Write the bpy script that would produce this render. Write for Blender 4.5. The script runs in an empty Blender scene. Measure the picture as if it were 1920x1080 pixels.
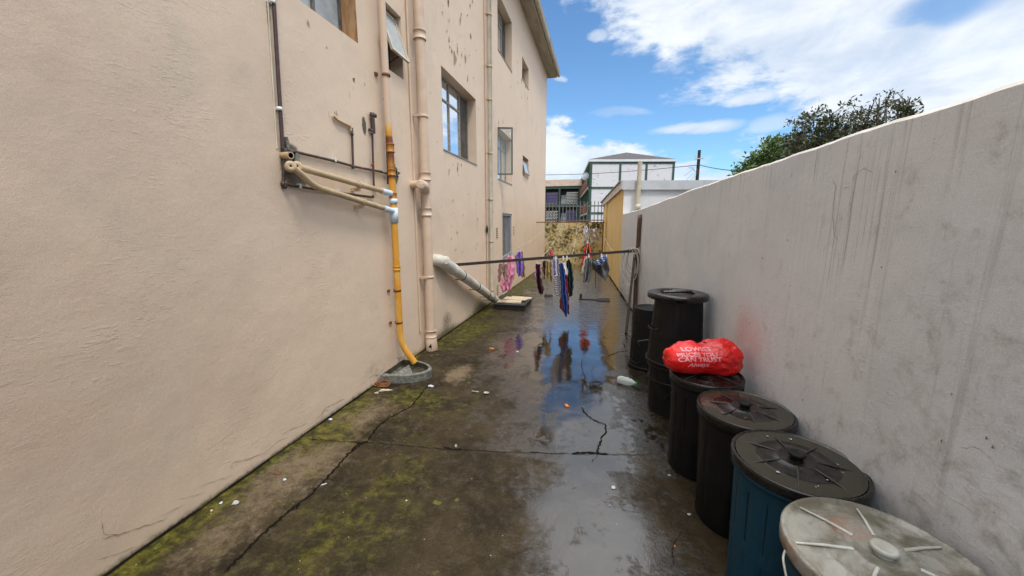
import bpy, math, random
import numpy as np
from mathutils import Vector, Matrix
from mathutils.bvhtree import BVHTree
random.seed(7); rs = np.random.RandomState(7)
sc = bpy.context.scene; col = sc.collection
R = math.radians

# ------------------------------------------------------------------ camera
F, CX, CY, VPX, VPY, CAMH = 700., 960., 540., 1130., 421., 1.7
_t = math.atan((CY-VPY)/F)
_Y = np.array([VPX-CX, CY-VPY, -F]); _Y /= np.linalg.norm(_Y)
_Z = np.array([0, math.cos(_t), math.sin(_t)])
CM = np.array([np.cross(_Y, _Z), _Y, _Z])
cam_d = bpy.data.cameras.new('camera'); cam = bpy.data.objects.new('camera', cam_d); col.objects.link(cam)
cam_d.sensor_width = 36; cam_d.lens = 36*F/1920; cam_d.clip_start = .05; cam_d.clip_end = 3000
mw = Matrix([list(CM[i])+[0] for i in range(3)]+[[0, 0, 0, 1]]); mw.translation = (0, 0, CAMH); cam.matrix_world = mw
sc.camera = cam
def ray(u, v): return CM @ np.array([u-CX, CY-v, -F])
def G(u, v, z=0.):                      # photo measurement -> point on a level plane
    r = ray(u, v); t = (z-CAMH)/r[2]; return Vector((t*r[0], t*r[1], z))
LX = -2.32
def LW(u, v, off=0.):                   # point on the left wall plane
    r = ray(u, v); t = (LX+off)/r[0]; return Vector((LX+off, t*r[1], CAMH+t*r[2]))
def WX(y): return 1.2-.0707*y           # right wall face
def RW(u, v, off=0.):
    r = ray(u, v); t = (1.2-off)/(r[0]+.0707*r[1]); return Vector((t*r[0], t*r[1], CAMH+t*r[2]))
def DY(u, v, y):                        # point at a known distance down the alley
    r = ray(u, v); t = y/r[1]; return Vector((t*r[0], y, CAMH+t*r[2]))

# ------------------------------------------------------------------ world, sun, exposure
SUN_EL, SUN_AZ = 60., 140.              # azimuth clockwise from +Y
w = bpy.data.worlds.new("World"); sc.world = w; w.use_nodes = True
class NT:
    def __init__(s, nt): s.nt = nt; s.n = nt.nodes; s.l = nt.links
    def node(s, t, props=None, **inp):
        n = s.n.new(t)
        for k, v in (props or {}).items(): setattr(n, k, v)
        for k, v in inp.items():
            k2 = int(k[1:]) if k[0] == '_' and k[1:].isdigit() else k.replace('_', ' ')
            s.put(n.inputs[k2], v)
        return n
    def put(s, sock, v):
        if isinstance(v, bpy.types.NodeSocket): s.l.new(v, sock)
        elif v is not None:
            if sock.type == 'RGBA' and not isinstance(v, (int, float)) and len(v) == 3: v = (*v, 1)
            sock.default_value = v
    def math(s, op, a, b=None, clamp=False):
        n = s.n.new('ShaderNodeMath'); n.operation = op; n.use_clamp = clamp
        s.put(n.inputs[0], a)
        if b is not None: s.put(n.inputs[1], b)
        return n.outputs[0]
    def noise(s, vec, scale, detail=4, rough=.55, dist=0., col=False):
        n = s.node('ShaderNodeTexNoise', None, Vector=vec, Scale=float(scale), Detail=float(detail), Roughness=rough, Distortion=float(dist))
        return n.outputs['Color' if col else 'Fac']
    def scale(s, vec, sc3, loc=(0, 0, 0)):
        return s.node('ShaderNodeMapping', None, Vector=vec, Scale=sc3, Location=loc).outputs[0]
    def ramp(s, fac, a, b, lo=0., hi=1.):
        n = s.n.new('ShaderNodeMapRange'); n.interpolation_type = 'SMOOTHSTEP'
        s.put(n.inputs['Value'], fac); s.put(n.inputs['From Min'], a); s.put(n.inputs['From Max'], b)
        s.put(n.inputs['To Min'], lo); s.put(n.inputs['To Max'], hi); return n.outputs[0]
    def mix(s, f, a, b, mode='MIX'):
        n = s.n.new('ShaderNodeMix'); n.data_type = 'RGBA'; n.blend_type = mode
        s.put(n.inputs[0], f); s.put(n.inputs[6], a); s.put(n.inputs[7], b); return n.outputs[2]
    def obj(s): return s.n.new('ShaderNodeTexCoord').outputs['Object']
    def attr(s, name):
        n = s.n.new('ShaderNodeAttribute'); n.attribute_name = name; return n
    def bump(s, h, strength, dist=.01, normal=None):
        n = s.node('ShaderNodeBump', None, Height=h, Strength=strength, Distance=dist)
        if normal is not None: s.l.new(normal, n.inputs['Normal'])
        return n.outputs[0]
W = NT(w.node_tree)
for n in list(W.n): W.n.remove(n)
sky = W.node('ShaderNodeTexSky'); sky.sky_type = 'NISHITA'; sky.sun_disc = False
sky.sun_elevation = R(SUN_EL); sky.sun_rotation = R(SUN_AZ); sky.air_density = 1.0; sky.dust_density = .4; sky.ozone_density = 2.2
tc = W.node('ShaderNodeTexCoord').outputs['Generated']
sx = W.node('ShaderNodeSeparateXYZ', None, Vector=tc)
az = W.math('MULTIPLY', W.math('ARCTAN2', sx.outputs[0], sx.outputs[1]), 57.2958)
el = W.math('MULTIPLY', W.math('ARCSINE', sx.outputs[2]), 57.2958)
n1 = W.noise(W.scale(tc, (1, 1, 2.2)), 5.5, 8, .6, .3); n2 = W.noise(W.scale(tc, (1, 1, 2.5), (3, 1, 2)), 14, 6, .6, .2)
n3 = W.noise(W.scale(tc, (1, 1, 2.0), (7, 2, 2)), 2.6, 7, .62, .4)
d1 = W.math('MULTIPLY', W.math('SUBTRACT', n1, .5), 19.); d2 = W.math('MULTIPLY', W.math('SUBTRACT', n2, .5), 7.)
dd = W.math('ADD', d1, d2)
ln1 = W.math('SUBTRACT', 26.5, W.math('MULTIPLY', W.math('ADD', az, 4.), .53))
bias = W.ramp(az, 20., 30., 0., 5.)
bank1 = W.ramp(W.math('ADD', W.math('ADD', W.math('SUBTRACT', el, ln1), dd), bias), -1.4, 3.2)
ln2 = W.math('SUBTRACT', 13., W.math('MULTIPLY', W.math('ADD', az, 8.7), .2))
bank2 = W.math('MULTIPLY', W.ramp(W.math('ADD', W.math('SUBTRACT', ln2, el), dd), -1.4, 1.6), .93)
def blob(a0, e0, ra, re, amp, nz=.25):
    da = W.math('DIVIDE', W.math('SUBTRACT', W.math('ADD', az, W.math('MULTIPLY', dd, nz)), a0), ra)
    de = W.math('DIVIDE', W.math('SUBTRACT', W.math('ADD', el, W.math('MULTIPLY', dd, nz*.5)), e0), re)
    q = W.math('ADD', W.math('MULTIPLY', da, da), W.math('MULTIPLY', de, de))
    return W.math('MULTIPLY', W.ramp(q, 1.2, .1), amp)
cl = W.math('MAXIMUM', bank1, bank2)
for b in ((11.5, 12.3, 6, .9, .75), (-7, 19.3, 1.4, .6, .6), (-1.4, 24., 1.7, .7, .6), (2, 15, 5, .8, .25), (17.5, 15., 3.5, 1.0, .8), (20, 12, 3, 1, .4)):
    cl = W.math('MAXIMUM', cl, blob(*b))
cl = W.math('MULTIPLY', cl, W.math('SUBTRACT', 1., blob(32.5, 19.6, 4.2, 2.0, .85, .35)))
cl = W.math('MULTIPLY', cl, W.ramp(n3, .25, .6, .80, 1.))
high = W.ramp(el, 29., 42.)
cl = W.math('MAXIMUM', W.math('MULTIPLY', cl, W.math('SUBTRACT', 1., high)), W.math('MULTIPLY', high, W.ramp(n3, .3, .6, .55, 1.)))
cc = W.mix(W.ramp(n1, .3, .65), (4.1, 4.8, 5.8), (6.3, 6.6, 7.0))
cc = W.mix(high, cc, (14.0, 14.2, 14.6)); cc = W.mix(W.ramp(el, 55., 70.), cc, (27.0, 26.4, 25.5))  # overhead clouds outside the view, brightened to light the walls and puddle
skyc = W.mix(1., sky.outputs[0], (.80, 1.08, 1.24), 'MULTIPLY')
bg = W.node('ShaderNodeBackground', None, Color=W.mix(cl, skyc, cc), Strength=.1)
W.l.new(bg.outputs[0], W.node('ShaderNodeOutputWorld').inputs[0])
sd = bpy.data.lights.new('sun', 'SUN'); sd.energy = 1.3; sd.angle = R(12); sd.color = (1., .93, .84)
so = bpy.data.objects.new('sun', sd); col.objects.link(so)
_d = Vector((math.sin(R(SUN_AZ))*math.cos(R(SUN_EL)), math.cos(R(SUN_AZ))*math.cos(R(SUN_EL)), math.sin(R(SUN_EL))))
so.rotation_euler = _d.to_track_quat('Z', 'Y').to_euler()
sc.view_settings.view_transform = 'Standard'; sc.view_settings.look = 'None'; sc.view_settings.gamma = 1
sc.view_settings.exposure = 0.66
sc.render.engine = 'CYCLES'

# ------------------------------------------------------------------ helpers
def tag(o, label=None, cat=None, group=None, kind=None):
    for k, v in (('label', label), ('category', cat), ('group', group), ('kind', kind)):
        if v: o[k] = v
    return o
def empty(name, loc, label, cat, group=None, rz=0.):
    o = bpy.data.objects.new(name, None); o.empty_display_size = .1; col.objects.link(o); o.location = loc; o.rotation_euler = (0, 0, rz)
    return tag(o, label, cat, group)
class MB:
    def __init__(s): s.v = []; s.f = []; s.m = []; s.sm = []
    def add(s, vs, fs, m=0, smooth=False):
        b = len(s.v); s.v += [tuple(p) for p in vs]
        for f in fs: s.f.append(tuple(b+i for i in f)); s.m.append(m); s.sm.append(smooth)
        return s
    def box(s, a, b, m=0, rot=None, pivot=None):
        x0, y0, z0 = a; x1, y1, z1 = b
        vs = [Vector(p) for p in ((x0, y0, z0), (x1, y0, z0), (x1, y1, z0), (x0, y1, z0), (x0, y0, z1), (x1, y0, z1), (x1, y1, z1), (x0, y1, z1))]
        if rot is not None:
            pv = Vector(pivot) if pivot is not None else (vs[0]+vs[6])/2
            vs = [rot @ (p-pv)+pv for p in vs]
        return s.add(vs, [(0, 3, 2, 1), (4, 5, 6, 7), (0, 1, 5, 4), (1, 2, 6, 5), (2, 3, 7, 6), (3, 0, 4, 7)], m)
    def beam(s, p, q, wd, ht, m=0, up=(0, 0, 1)):
        p = Vector(p); q = Vector(q); d = (q-p).normalized(); sd = d.cross(Vector(up)).normalized(); u = sd.cross(d)
        vs = [c+sd*a*wd/2+u*b*ht/2 for c in (p, q) for a, b in ((-1, -1), (1, -1), (1, 1), (-1, 1))]
        return s.add(vs, [(0, 1, 2, 3), (7, 6, 5, 4), (0, 4, 5, 1), (1, 5, 6, 2), (2, 6, 7, 3), (3, 7, 4, 0)], m)
    def tube(s, path, r, seg=12, m=0, cap=True, rr=None):
        P = [Vector(p) for p in path]; n = len(P); rad = rr if rr else [r]*n
        T = [(P[min(i+1, n-1)]-P[max(i-1, 0)]).normalized() for i in range(n)]
        a = Vector((0, 0, 1)) if abs(T[0].z) < .9 else Vector((1, 0, 0))
        N = T[0].cross(a).normalized(); vs = []
        for i in range(n):
            N = (N-T[i]*N.dot(T[i])).normalized(); B = T[i].cross(N)
            for k in range(seg):
                t = 2*math.pi*k/seg; vs.append(P[i]+(N*math.cos(t)+B*math.sin(t))*rad[i])
        fs = [(i*seg+k, i*seg+(k+1) % seg, (i+1)*seg+(k+1) % seg, (i+1)*seg+k) for i in range(n-1) for k in range(seg)]
        s.add(vs, fs, m, True)
        if cap:
            s.add(vs[:seg], [tuple(reversed(range(seg)))], m); s.add(vs[-seg:], [tuple(range(seg))], m)
        return s
    def lathe(s, c, prof, seg=48, m=0, fn=None, smooth=True, axis=None):
        c = Vector(c); vs = []
        for (r, z) in prof:
            for k in range(seg):
                t = 2*math.pi*k/seg; q = fn(t, r, z) if fn else r
                p = Vector((q*math.cos(t), q*math.sin(t), z))
                vs.append(c+(axis @ p if axis is not None else p))
        fs = [(i*seg+k, i*seg+(k+1) % seg, (i+1)*seg+(k+1) % seg, (i+1)*seg+k) for i in range(len(prof)-1) for k in range(seg)]
        return s.add(vs, fs, m, smooth)
    def poly(s, pts, m=0): return s.add(pts, [tuple(range(len(pts)))], m)
    def build(s, name, mats, parent=None, at=None, attrs=None, wloc=None):
        me = bpy.data.meshes.new(name); L = Vector(wloc) if wloc is not None else (parent.location if parent is not None else Vector((0, 0, 0)))
        if parent is not None and parent.get('_abs') is not None: L = Vector(parent['_abs'])
        V = [tuple(Vector(p)-L) for p in s.v]
        me.from_pydata(V, [], s.f)
        for mm in (mats if isinstance(mats, (list, tuple)) else [mats]): me.materials.append(mm)
        me.polygons.foreach_set('material_index', s.m); me.polygons.foreach_set('use_smooth', s.sm)
        if attrs:
            for k, a in attrs.items():
                at_ = me.color_attributes.new(k, 'FLOAT_COLOR', 'POINT'); buf = np.zeros((len(V), 4), np.float32); buf[:, 3] = 1
                buf[:len(a), :3] = a; at_.data.foreach_set('color', buf.ravel())
        me.update(); o = bpy.data.objects.new(name, me); col.objects.link(o)
        if parent is not None: o.parent = parent
        else: o.location = L
        return o
def part(mb, name, mats, root):         # child of a thing whose Empty sits at root.location (no rotation used)
    return mb.build(name, mats, root)
def sub(mb, name, mats, prt, root):     # sub-part: same local space as the part
    o = mb.build(name, mats, None, wloc=root.location); o.location = (0, 0, 0); o.parent = prt; return o
def fillet(path, rad, n=5):
    P = [Vector(p) for p in path]; out = [P[0]]
    for i in range(1, len(P)-1):
        a = (P[i-1]-P[i]); b = (P[i+1]-P[i]); r = min(rad, a.length*.45, b.length*.45)
        A = P[i]+a.normalized()*r; B = P[i]+b.normalized()*r
        for k in range(n+1):
            t = k/n; out.append(A*(1-t)**2+P[i]*2*t*(1-t)+B*t*t)
    return out+[P[-1]]
def vnoise(x, y, seed=0):
    xi = np.floor(x).astype(np.int64); yi = np.floor(y).astype(np.int64); xf = x-xi; yf = y-yi
    def h(a, b):
        n = (a*374761393+b*668265263+seed*1274126177) & 0xffffffff
        n = ((n ^ (n >> 13))*1274126177) & 0xffffffff
        return ((n ^ (n >> 16)) & 0xffff)/65535.
    u = xf*xf*(3-2*xf); v = yf*yf*(3-2*yf)
    return (h(xi, yi)*(1-u)+h(xi+1, yi)*u)*(1-v)+(h(xi, yi+1)*(1-u)+h(xi+1, yi+1)*u)*v
def fbm(x, y, seed=0, o=5, g=.55):
    a = 1.; t = 0; s = 0
    for i in range(o): t = t+a*vnoise(x*2**i, y*2**i, seed+i*17); s += a; a *= g
    return t/s
def ss(x, a, b): t = np.clip((x-a)/(b-a), 0, 1); return t*t*(3-2*t)
def axis_lines(a, b, step, extra):
    L = list(np.arange(a, b, step))+[b]; 
    for e in extra:
        L = [l for l in L if abs(l-e) > step*.45 or l in extra]; L.append(e)
    return sorted(set(round(float(l), 5) for l in L))

# ------------------------------------------------------------------ materials
def pmat(name, base=(.5, .5, .5), rough=.6, metal=0., spec=.5, fn=None, **kw):
    m = bpy.data.materials.new(name); m.use_nodes = True; T = NT(m.node_tree); b = T.n['Principled BSDF']
    b.inputs['Base Color'].default_value = (*base, 1); b.inputs['Roughness'].default_value = rough
    b.inputs['Metallic'].default_value = metal; b.inputs['Specular IOR Level'].default_value = spec
    for k, v in kw.items(): T.put(b.inputs[k.replace('_', ' ')], v)
    if fn: fn(T, b)
    return m
def mottled(name, c1, c2, rough=.6, scale=6., bump=.3, bscale=60., bdist=.004, metal=0., spec=.5, streak=None, rough2=None):
    def fn(T, b):
        o = T.obj(); v = T.scale(o, streak) if streak else o
        n = T.noise(v, scale, 6, .6, .4); T.put(b.inputs['Base Color'], T.mix(T.ramp(n, .35, .65), c1, c2))
        if bump: T.put(b.inputs['Normal'], T.bump(T.noise(o, bscale, 4, .6), bump, bdist))
        if rough2 is not None: T.put(b.inputs['Roughness'], T.ramp(n, .35, .65, rough, rough2))
    return pmat(name, c1, rough, metal, spec, fn)

def plaster_fn(base, warm, streaky, relief, dirtcol=(.055, .045, .03), yel=(.56, .40, .16)):
    def fn(T, b):
        o = T.obj(); a = T.attr('stain'); sp = T.node('ShaderNodeSeparateColor', None, Color=a.outputs['Color'])
        c = T.mix(T.ramp(T.noise(o, .7, 5, .6), .35, .65), base, warm)
        c = T.mix(T.ramp(T.noise(T.scale(o, (1, 1, 1), (5, 5, 5)), 2.6, 6, .65), .5, .75, 0, .45), c, tuple(x*.82 for x in base))
        if not streaky:   # light falloff painted into the base colour: darker near the camera, lighter far off
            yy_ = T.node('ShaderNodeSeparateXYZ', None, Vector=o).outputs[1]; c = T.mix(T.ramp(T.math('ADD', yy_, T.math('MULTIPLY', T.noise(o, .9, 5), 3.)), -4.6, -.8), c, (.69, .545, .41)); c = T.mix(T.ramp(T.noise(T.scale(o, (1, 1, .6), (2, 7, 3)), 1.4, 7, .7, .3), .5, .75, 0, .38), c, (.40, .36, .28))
        if streaky:
            st = T.noise(T.scale(o, (15, 15, .32)), 2.2, 6, .7, .1)
            st2 = T.noise(T.scale(o, (22, 22, .5), (3, 0, 1)), 2.2, 4, .7)
            big = T.ramp(T.noise(T.scale(o, (.5, .5, .25), (2, 4, 0)), 2., 4, .6), .38, .6, .4, 1.)
            s_ = T.math('MULTIPLY', T.math('ADD', T.ramp(st, .53, .72), T.math('MULTIPLY', T.ramp(st2, .58, .74), .6)), big)
            amt = T.math('MULTIPLY', T.math('ADD', T.math('MULTIPLY', sp.outputs[0], 1.15), .02), s_, True)
            c = T.mix(T.math('MULTIPLY', amt, .6), c, (.20, .185, .15))
            grime = T.ramp(T.math('ADD', T.noise(o, 9, 8, .72, .3), T.math('MULTIPLY', sp.outputs[1], .34)), .58, .88, 0, .62)
            c = T.mix(grime, c, (.24, .215, .17))
            # vivid red spray smudge near the bins
            c = T.mix(T.math('MULTIPLY', sp.outputs[2], T.ramp(T.noise(o, 5, 4), .3, .65, .4, 1.)), c, (.62, .16, .12))
        else:
            d = T.math('ADD', sp.outputs[0], T.math('MULTIPLY', T.math('SUBTRACT', T.noise(o, 30, 7, .75), .5), 1.1))
            y = T.math('ADD', sp.outputs[1], T.math('MULTIPLY', T.math('SUBTRACT', T.noise(T.scale(o, (1, 1, .5)), 9, 6, .7), .5), .9))
            c = T.mix(T.ramp(y, .25, 1.0, 0, .7), c, yel)
            g = T.math('ADD', sp.outputs[2], T.math('MULTIPLY', T.math('SUBTRACT', T.noise(o, 14, 8, .75), .5), 1.0))
            c = T.mix(T.ramp(g, .3, 1., 0, .85), c, (.085, .085, .03))
            c = T.mix(T.ramp(d, .28, .72, 0, .93), c, dirtcol)
            # small ochre rain drips
            vd = T.node('ShaderNodeTexVoronoi', {'feature': 'F1'}, Vector=T.scale(o, (1, 1, .33)), Scale=5.2)
            keep = T.ramp(T.noise(o, 1.3, 2), .5, .62)
            c = T.mix(T.math('MULTIPLY', T.math('MULTIPLY', T.ramp(vd.outputs['Distance'], .085, .03), keep), .38), c, (.34, .22, .07))
        fine = T.ramp(T.noise(o, 160, 3, .7), .25, .8, .9, 1.08)
        c = T.mix(1., c, T.node('ShaderNodeCombineColor', None, Red=fine, Green=fine, Blue=fine).outputs[0], 'MULTIPLY')
        T.put(b.inputs['Base Color'], c)
        h1 = T.noise(o, 1.6, 3, .5); h2 = T.noise(o, 240, 3, .6)
        rot = T.node('ShaderNodeMapping', None, Vector=o, Rotation=(.5, 0, 0), Scale=(1, .5, 1.7)).outputs[0]
        dab = T.noise(rot, 29, 6, .66, .4)
        dab = T.math('MULTIPLY', T.ramp(dab, .53, .64), T.ramp(T.noise(T.scale(o, (1, 1, 1), (9, 2, 1)), 1.7, 5, .65), .44, .66))
        med = T.noise(o, 34, 6, .6, .2)
        h = T.math('ADD', T.math('MULTIPLY', h1, 2.0), T.math('ADD', T.math('MULTIPLY', dab, .11*relief), T.math('ADD', T.math('MULTIPLY', med, .17*relief), T.math('MULTIPLY', h2, .09))))
        T.put(b.inputs['Normal'], T.bump(h, 1., .011))
    return fn
M = {}
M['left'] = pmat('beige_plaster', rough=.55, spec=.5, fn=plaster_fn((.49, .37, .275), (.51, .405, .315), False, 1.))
M['right'] = pmat('grey_plaster', rough=.8, spec=.25, fn=plaster_fn((.645, .675, .72), (.70, .72, .745), True, .6))
M['endwall'] = pmat('mould_plaster', rough=.85, spec=.2, fn=lambda T, b: (
    T.put(b.inputs['Base Color'], T.mix(T.ramp(T.math('ADD', T.math('MULTIPLY', T.noise(T.obj(), 9, 9, .8, .2), .6), T.math('MULTIPLY', T.noise(T.obj(), 1.6, 5, .6), .4)), .46, .56),
          T.mix(T.ramp(T.noise(T.obj(), 2.4, 6, .7), .4, .6), (.62, .47, .19), (.58, .50, .32)), (.06, .048, .02))),
    T.put(b.inputs['Normal'], T.bump(T.noise(T.obj(), 25, 6, .7), .7, .02))))
M['yellow'] = pmat('yellow_plaster', rough=.8, spec=.25, fn=lambda T, b: (
    T.put(b.inputs['Base Color'], T.mix(T.ramp(T.noise(T.scale(T.obj(), (3, 3, .5)), 2.5, 6, .7), .4, .72), (.86, .66, .32), (.72, .50, .20))),
    T.put(b.inputs['Normal'], T.bump(T.noise(T.obj(), 40, 5, .7), .4, .01))))
M['white_plaster'] = mottled('white_plaster', (.74, .75, .77), (.66, .67, .69), .8, 1.5, .3, 40, .01)
M['fascia'] = mottled('grey_fascia_board', (.46, .49, .52), (.54, .57, .60), .6, 2, .1)
M['crack'] = pmat('dark_crack', (.008, .006, .004), .9, 0, .1)
M['crack_soft'] = pmat('plaster_crack', (.20, .155, .115), .9)
M['chip_dark'] = mottled('exposed_dark_render', (.10, .075, .045), (.20, .15, .09), .9, 60)
M['chip_tan'] = mottled('exposed_tan_render', (.38, .31, .19), (.27, .21, .12), .9, 50)
M['pipe_beige'] = mottled('beige_painted_pipe', (.62, .475, .355), (.55, .41, .30), .45, 4, .15, 80, .002, rough2=.6)
M['pipe_tan'] = mottled('weathered_waste_pipe', (.50, .38, .235), (.40, .29, .165), .5, 7, .15, 80, .002)
def yel_pipe(T, b):
    o = T.obj(); n = T.noise(T.scale(o, (6, 6, 1.2)), 3, 6, .7); a = T.attr('rust').outputs['Fac']
    r = T.math('ADD', a, T.math('MULTIPLY', T.math('SUBTRACT', n, .5), .8))
    base = T.mix(T.ramp(n, .35, .65), (.66, .44, .15), (.68, .36, .06)); base = T.mix(T.ramp(a, .02, .2), (.60, .45, .33), base)
    rr_ = T.math('MULTIPLY', r, T.ramp(a, .02, .2)); T.put(b.inputs['Base Color'], T.mix(T.ramp(rr_, .6, 1.05), T.mix(T.ramp(rr_, .05, .5), base, (.60, .27, .02)), (.17, .045, .008)))
    T.put(b.inputs['Normal'], T.bump(T.noise(o, 90, 4), .15, .003))
M['pipe_yellow'] = pmat('rust_stained_pipe', rough=.42, fn=yel_pipe)
M['pipe_cream'] = mottled('cream_downpipe', (.58, .54, .44), (.47, .42, .32), .5, 5, .1, 80, .002)
M['pvc'] = mottled('grey_pvc_pipe', (.62, .60, .53), (.52, .50, .43), .4, 5, .08, 60, .002)
M['pvc_blue'] = mottled('pale_blue_coupling', (.55, .66, .74), (.62, .70, .74), .35, 12, 0)
M['black_pipe'] = mottled('black_galvanised_pipe', (.035, .028, .025), (.075, .05, .035), .5, 22, .5, 120, .002)
M['brown_pipe'] = mottled('dark_brown_conduit', (.045, .022, .022), (.07, .035, .03), .45, 12, .2, 120, .002)
M['clip'] = pmat('white_clip', (.72, .72, .72), .5)
M['rubber'] = pmat('black_rubber', (.02, .02, .02), .6)
M['steel_frame'] = mottled('old_steel_frame', (.30, .27, .23), (.20, .17, .14), .5, 20, .3)
M['dark_frame'] = mottled('dark_window_frame', (.06, .06, .06), (.12, .11, .1), .45, 20, .3)
M['glass'] = pmat('reflecting_window_glass', (.80, .86, .92), .015, .9, 1.)
M['glass_clear'] = pmat('clear_open_pane', (.75, .8, .8), .02, 0, .5, Transmission_Weight=.9, IOR=1.05)
def frost(T, b):
    o = T.obj(); wv = T.node('ShaderNodeTexWave', {'bands_direction': 'Z'}, Vector=o, Scale=38.)
    T.put(b.inputs['Normal'], T.bump(wv.outputs['Fac'], .5, .004))
    T.put(b.inputs['Base Color'], T.mix(T.ramp(T.noise(o, 6, 4), .3, .7), (.30, .35, .38), (.42, .46, .48)))
M['frosted'] = pmat('ribbed_frosted_glass', rough=.22, spec=.8, fn=frost)
M['frost_plain'] = mottled('pale_frosted_glass', (.36, .42, .44), (.44, .48, .49), .2, 3, 0, spec=.8)
M['unlit_dark'] = mottled('painted_unlit_interior', (.05, .045, .04), (.09, .08, .07), .9, 6, 0)  # near-black colour paints in the shade of unlit rooms and recesses
M['wood_reveal'] = mottled('brown_stained_reveal', (.27, .13, .045), (.40, .25, .13), .7, 5, .3, 60, .004, streak=(4, 4, 1))
M['gate'] = mottled('grey_gate_paint', (.24, .26, .29), (.32, .34, .37), .45, 14, .2)
M['door_dark'] = mottled('dark_door_leaf', (.02, .02, .023), (.035, .035, .04), .6, 4, .1)
M['roof_sheet'] = mottled('old_roof_sheet', (.30, .28, .25), (.22, .2, .18), .7, 3)
M['soffit'] = mottled('weathered_soffit_board', (.30, .27, .21), (.40, .36, .29), .8, 2.5, .2, streak=(2, .4, 1))
M['gutter'] = mottled('cream_gutter', (.50, .46, .38), (.38, .34, .27), .5, 5, .1)
M['stone'] = mottled('rough_grey_concrete', (.10, .105, .09), (.20, .20, .18), .55, 22, .8, 90, .006)
M['stone_in'] = mottled('basin_inside', (.04, .038, .022), (.09, .085, .055), .3, 14, .6, 60, .006)
M['rustwire'] = mottled('rusted_steel', (.11, .04, .018), (.22, .085, .03), .8, 30, .6)
M['wood'] = mottled('weathered_brown_post', (.06, .032, .018), (.14, .075, .04), .6, 5, .5, 60, .004, streak=(9, 9, .8))
M['bar'] = mottled('dark_rusty_bar', (.016, .012, .010), (.04, .026, .018), .75, 12, .5, 90, .003)
M['rope'] = mottled('grey_rope', (.62, .58, .50), (.46, .42, .36), .9, 90, .4, 300, .002)
M['fencebar'] = mottled('galvanised_fence', (.12, .135, .14), (.17, .185, .19), .5, 6, .1)
def plastic(name, c, c2, rough=.32):
    def fn(T, b):
        o = T.obj(); sc_ = T.noise(T.scale(o, (1, 1, .25)), 28, 6, .75); d = T.noise(o, 5, 5, .7)
        cc_ = T.mix(T.ramp(sc_, .56, .75, 0, .55), c, c2); cc_ = T.mix(T.ramp(d, .5, .8, 0, .5), cc_, tuple(x*.6+.0015 for x in c))
        T.put(b.inputs['Base Color'], cc_); T.put(b.inputs['Roughness'], T.ramp(d, .35, .7, rough, rough+.22))
        T.put(b.inputs['Normal'], T.bump(T.noise(o, 130, 4, .6), .12, .002))
    return pmat(name, rough=rough, spec=.3, fn=fn)
M['bin_black'] = plastic('black_bin_plastic', (.0035, .0035, .004), (.010, .010, .011), .42)
M['bin_blue'] = plastic('blue_bin_plastic', (.006, .048, .085), (.025, .085, .12), .42)
def lid_wet(T, b):
    o = T.obj(); d = T.noise(o, 9, 7, .72); sp = T.noise(o, 60, 3, .6)
    c = T.mix(T.ramp(d, .4, .68), (.005, .005, .0045), (.014, .013, .011)); c = T.mix(T.ramp(sp, .74, .8, 0, .4), c, (.15, .14, .11))
    T.put(b.inputs['Base Color'], c); T.put(b.inputs['Roughness'], T.ramp(d, .35, .6, .10, .34))
    T.put(b.inputs['Normal'], T.bump(T.noise(o, 45, 5, .7), .25, .002))
M['lid_black'] = pmat('wet_black_lid', fn=lid_wet)
M['rib_black'] = pmat('scuffed_black_rib', (.035, .035, .033), .35)
M['lid_water'] = pmat('rainwater_on_lid', (.03, .029, .02), .03, 0, .5, fn=lambda T, b: T.put(b.inputs['Normal'], T.bump(T.noise(T.obj(), 14, 2), .05, .002)))
def lid_grey(T, b):
    o = T.obj(); d = T.noise(o, 7, 9, .72, .5); e = T.noise(T.scale(o, (1, 1, 1), (4, 4, 4)), 11, 8, .7, .6); g = T.noise(T.scale(o, (1, 1, 1), (8, 1, 2)), 5, 6, .7)
    c = T.mix(T.ramp(d, .4, .62), (.28, .275, .245), (.11, .10, .07)); c = T.mix(T.ramp(e, .55, .7, 0, .7), c, (.085, .08, .05))
    c = T.mix(T.ramp(g, .56, .66, 0, .45), c, (.30, .13, .07))
    T.put(b.inputs['Base Color'], c); T.put(b.inputs['Roughness'], T.ramp(d, .3, .7, .22, .45))
    T.put(b.inputs['Normal'], T.bump(T.math('ADD', e, T.noise(o, 80, 4, .6)), .25, .002))
M['lid_grey'] = pmat('dirty_translucent_lid', spec=.5, fn=lid_grey)
M['lid_rib'] = mottled('worn_pale_rib', (.50, .52, .49), (.36, .36, .31), .35, 14, .1, 80, .002)
M['litter_white'] = mottled('white_litter', (.58, .60, .68), (.40, .42, .48), .6, 30, .2)
M['litter_grey'] = mottled('pale_grey_litter', (.46, .46, .43), (.28, .28, .25), .6, 30, .4)
M['orange'] = pmat('orange_scrap', (.62, .20, .03), .5)
M['tan'] = mottled('tan_cardboard', (.55, .47, .34), (.42, .34, .22), .7, 20, .4)
M['green_cap'] = pmat('green_cap', (.03, .45, .06), .35)
M['bottle'] = pmat('clear_milk_bottle', (.80, .84, .83), .12, 0, .5, Transmission_Weight=.35, IOR=1.2)
M['blabel'] = mottled('green_white_label', (.10, .50, .16), (.75, .85, .75), .4, 45, 0)

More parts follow.
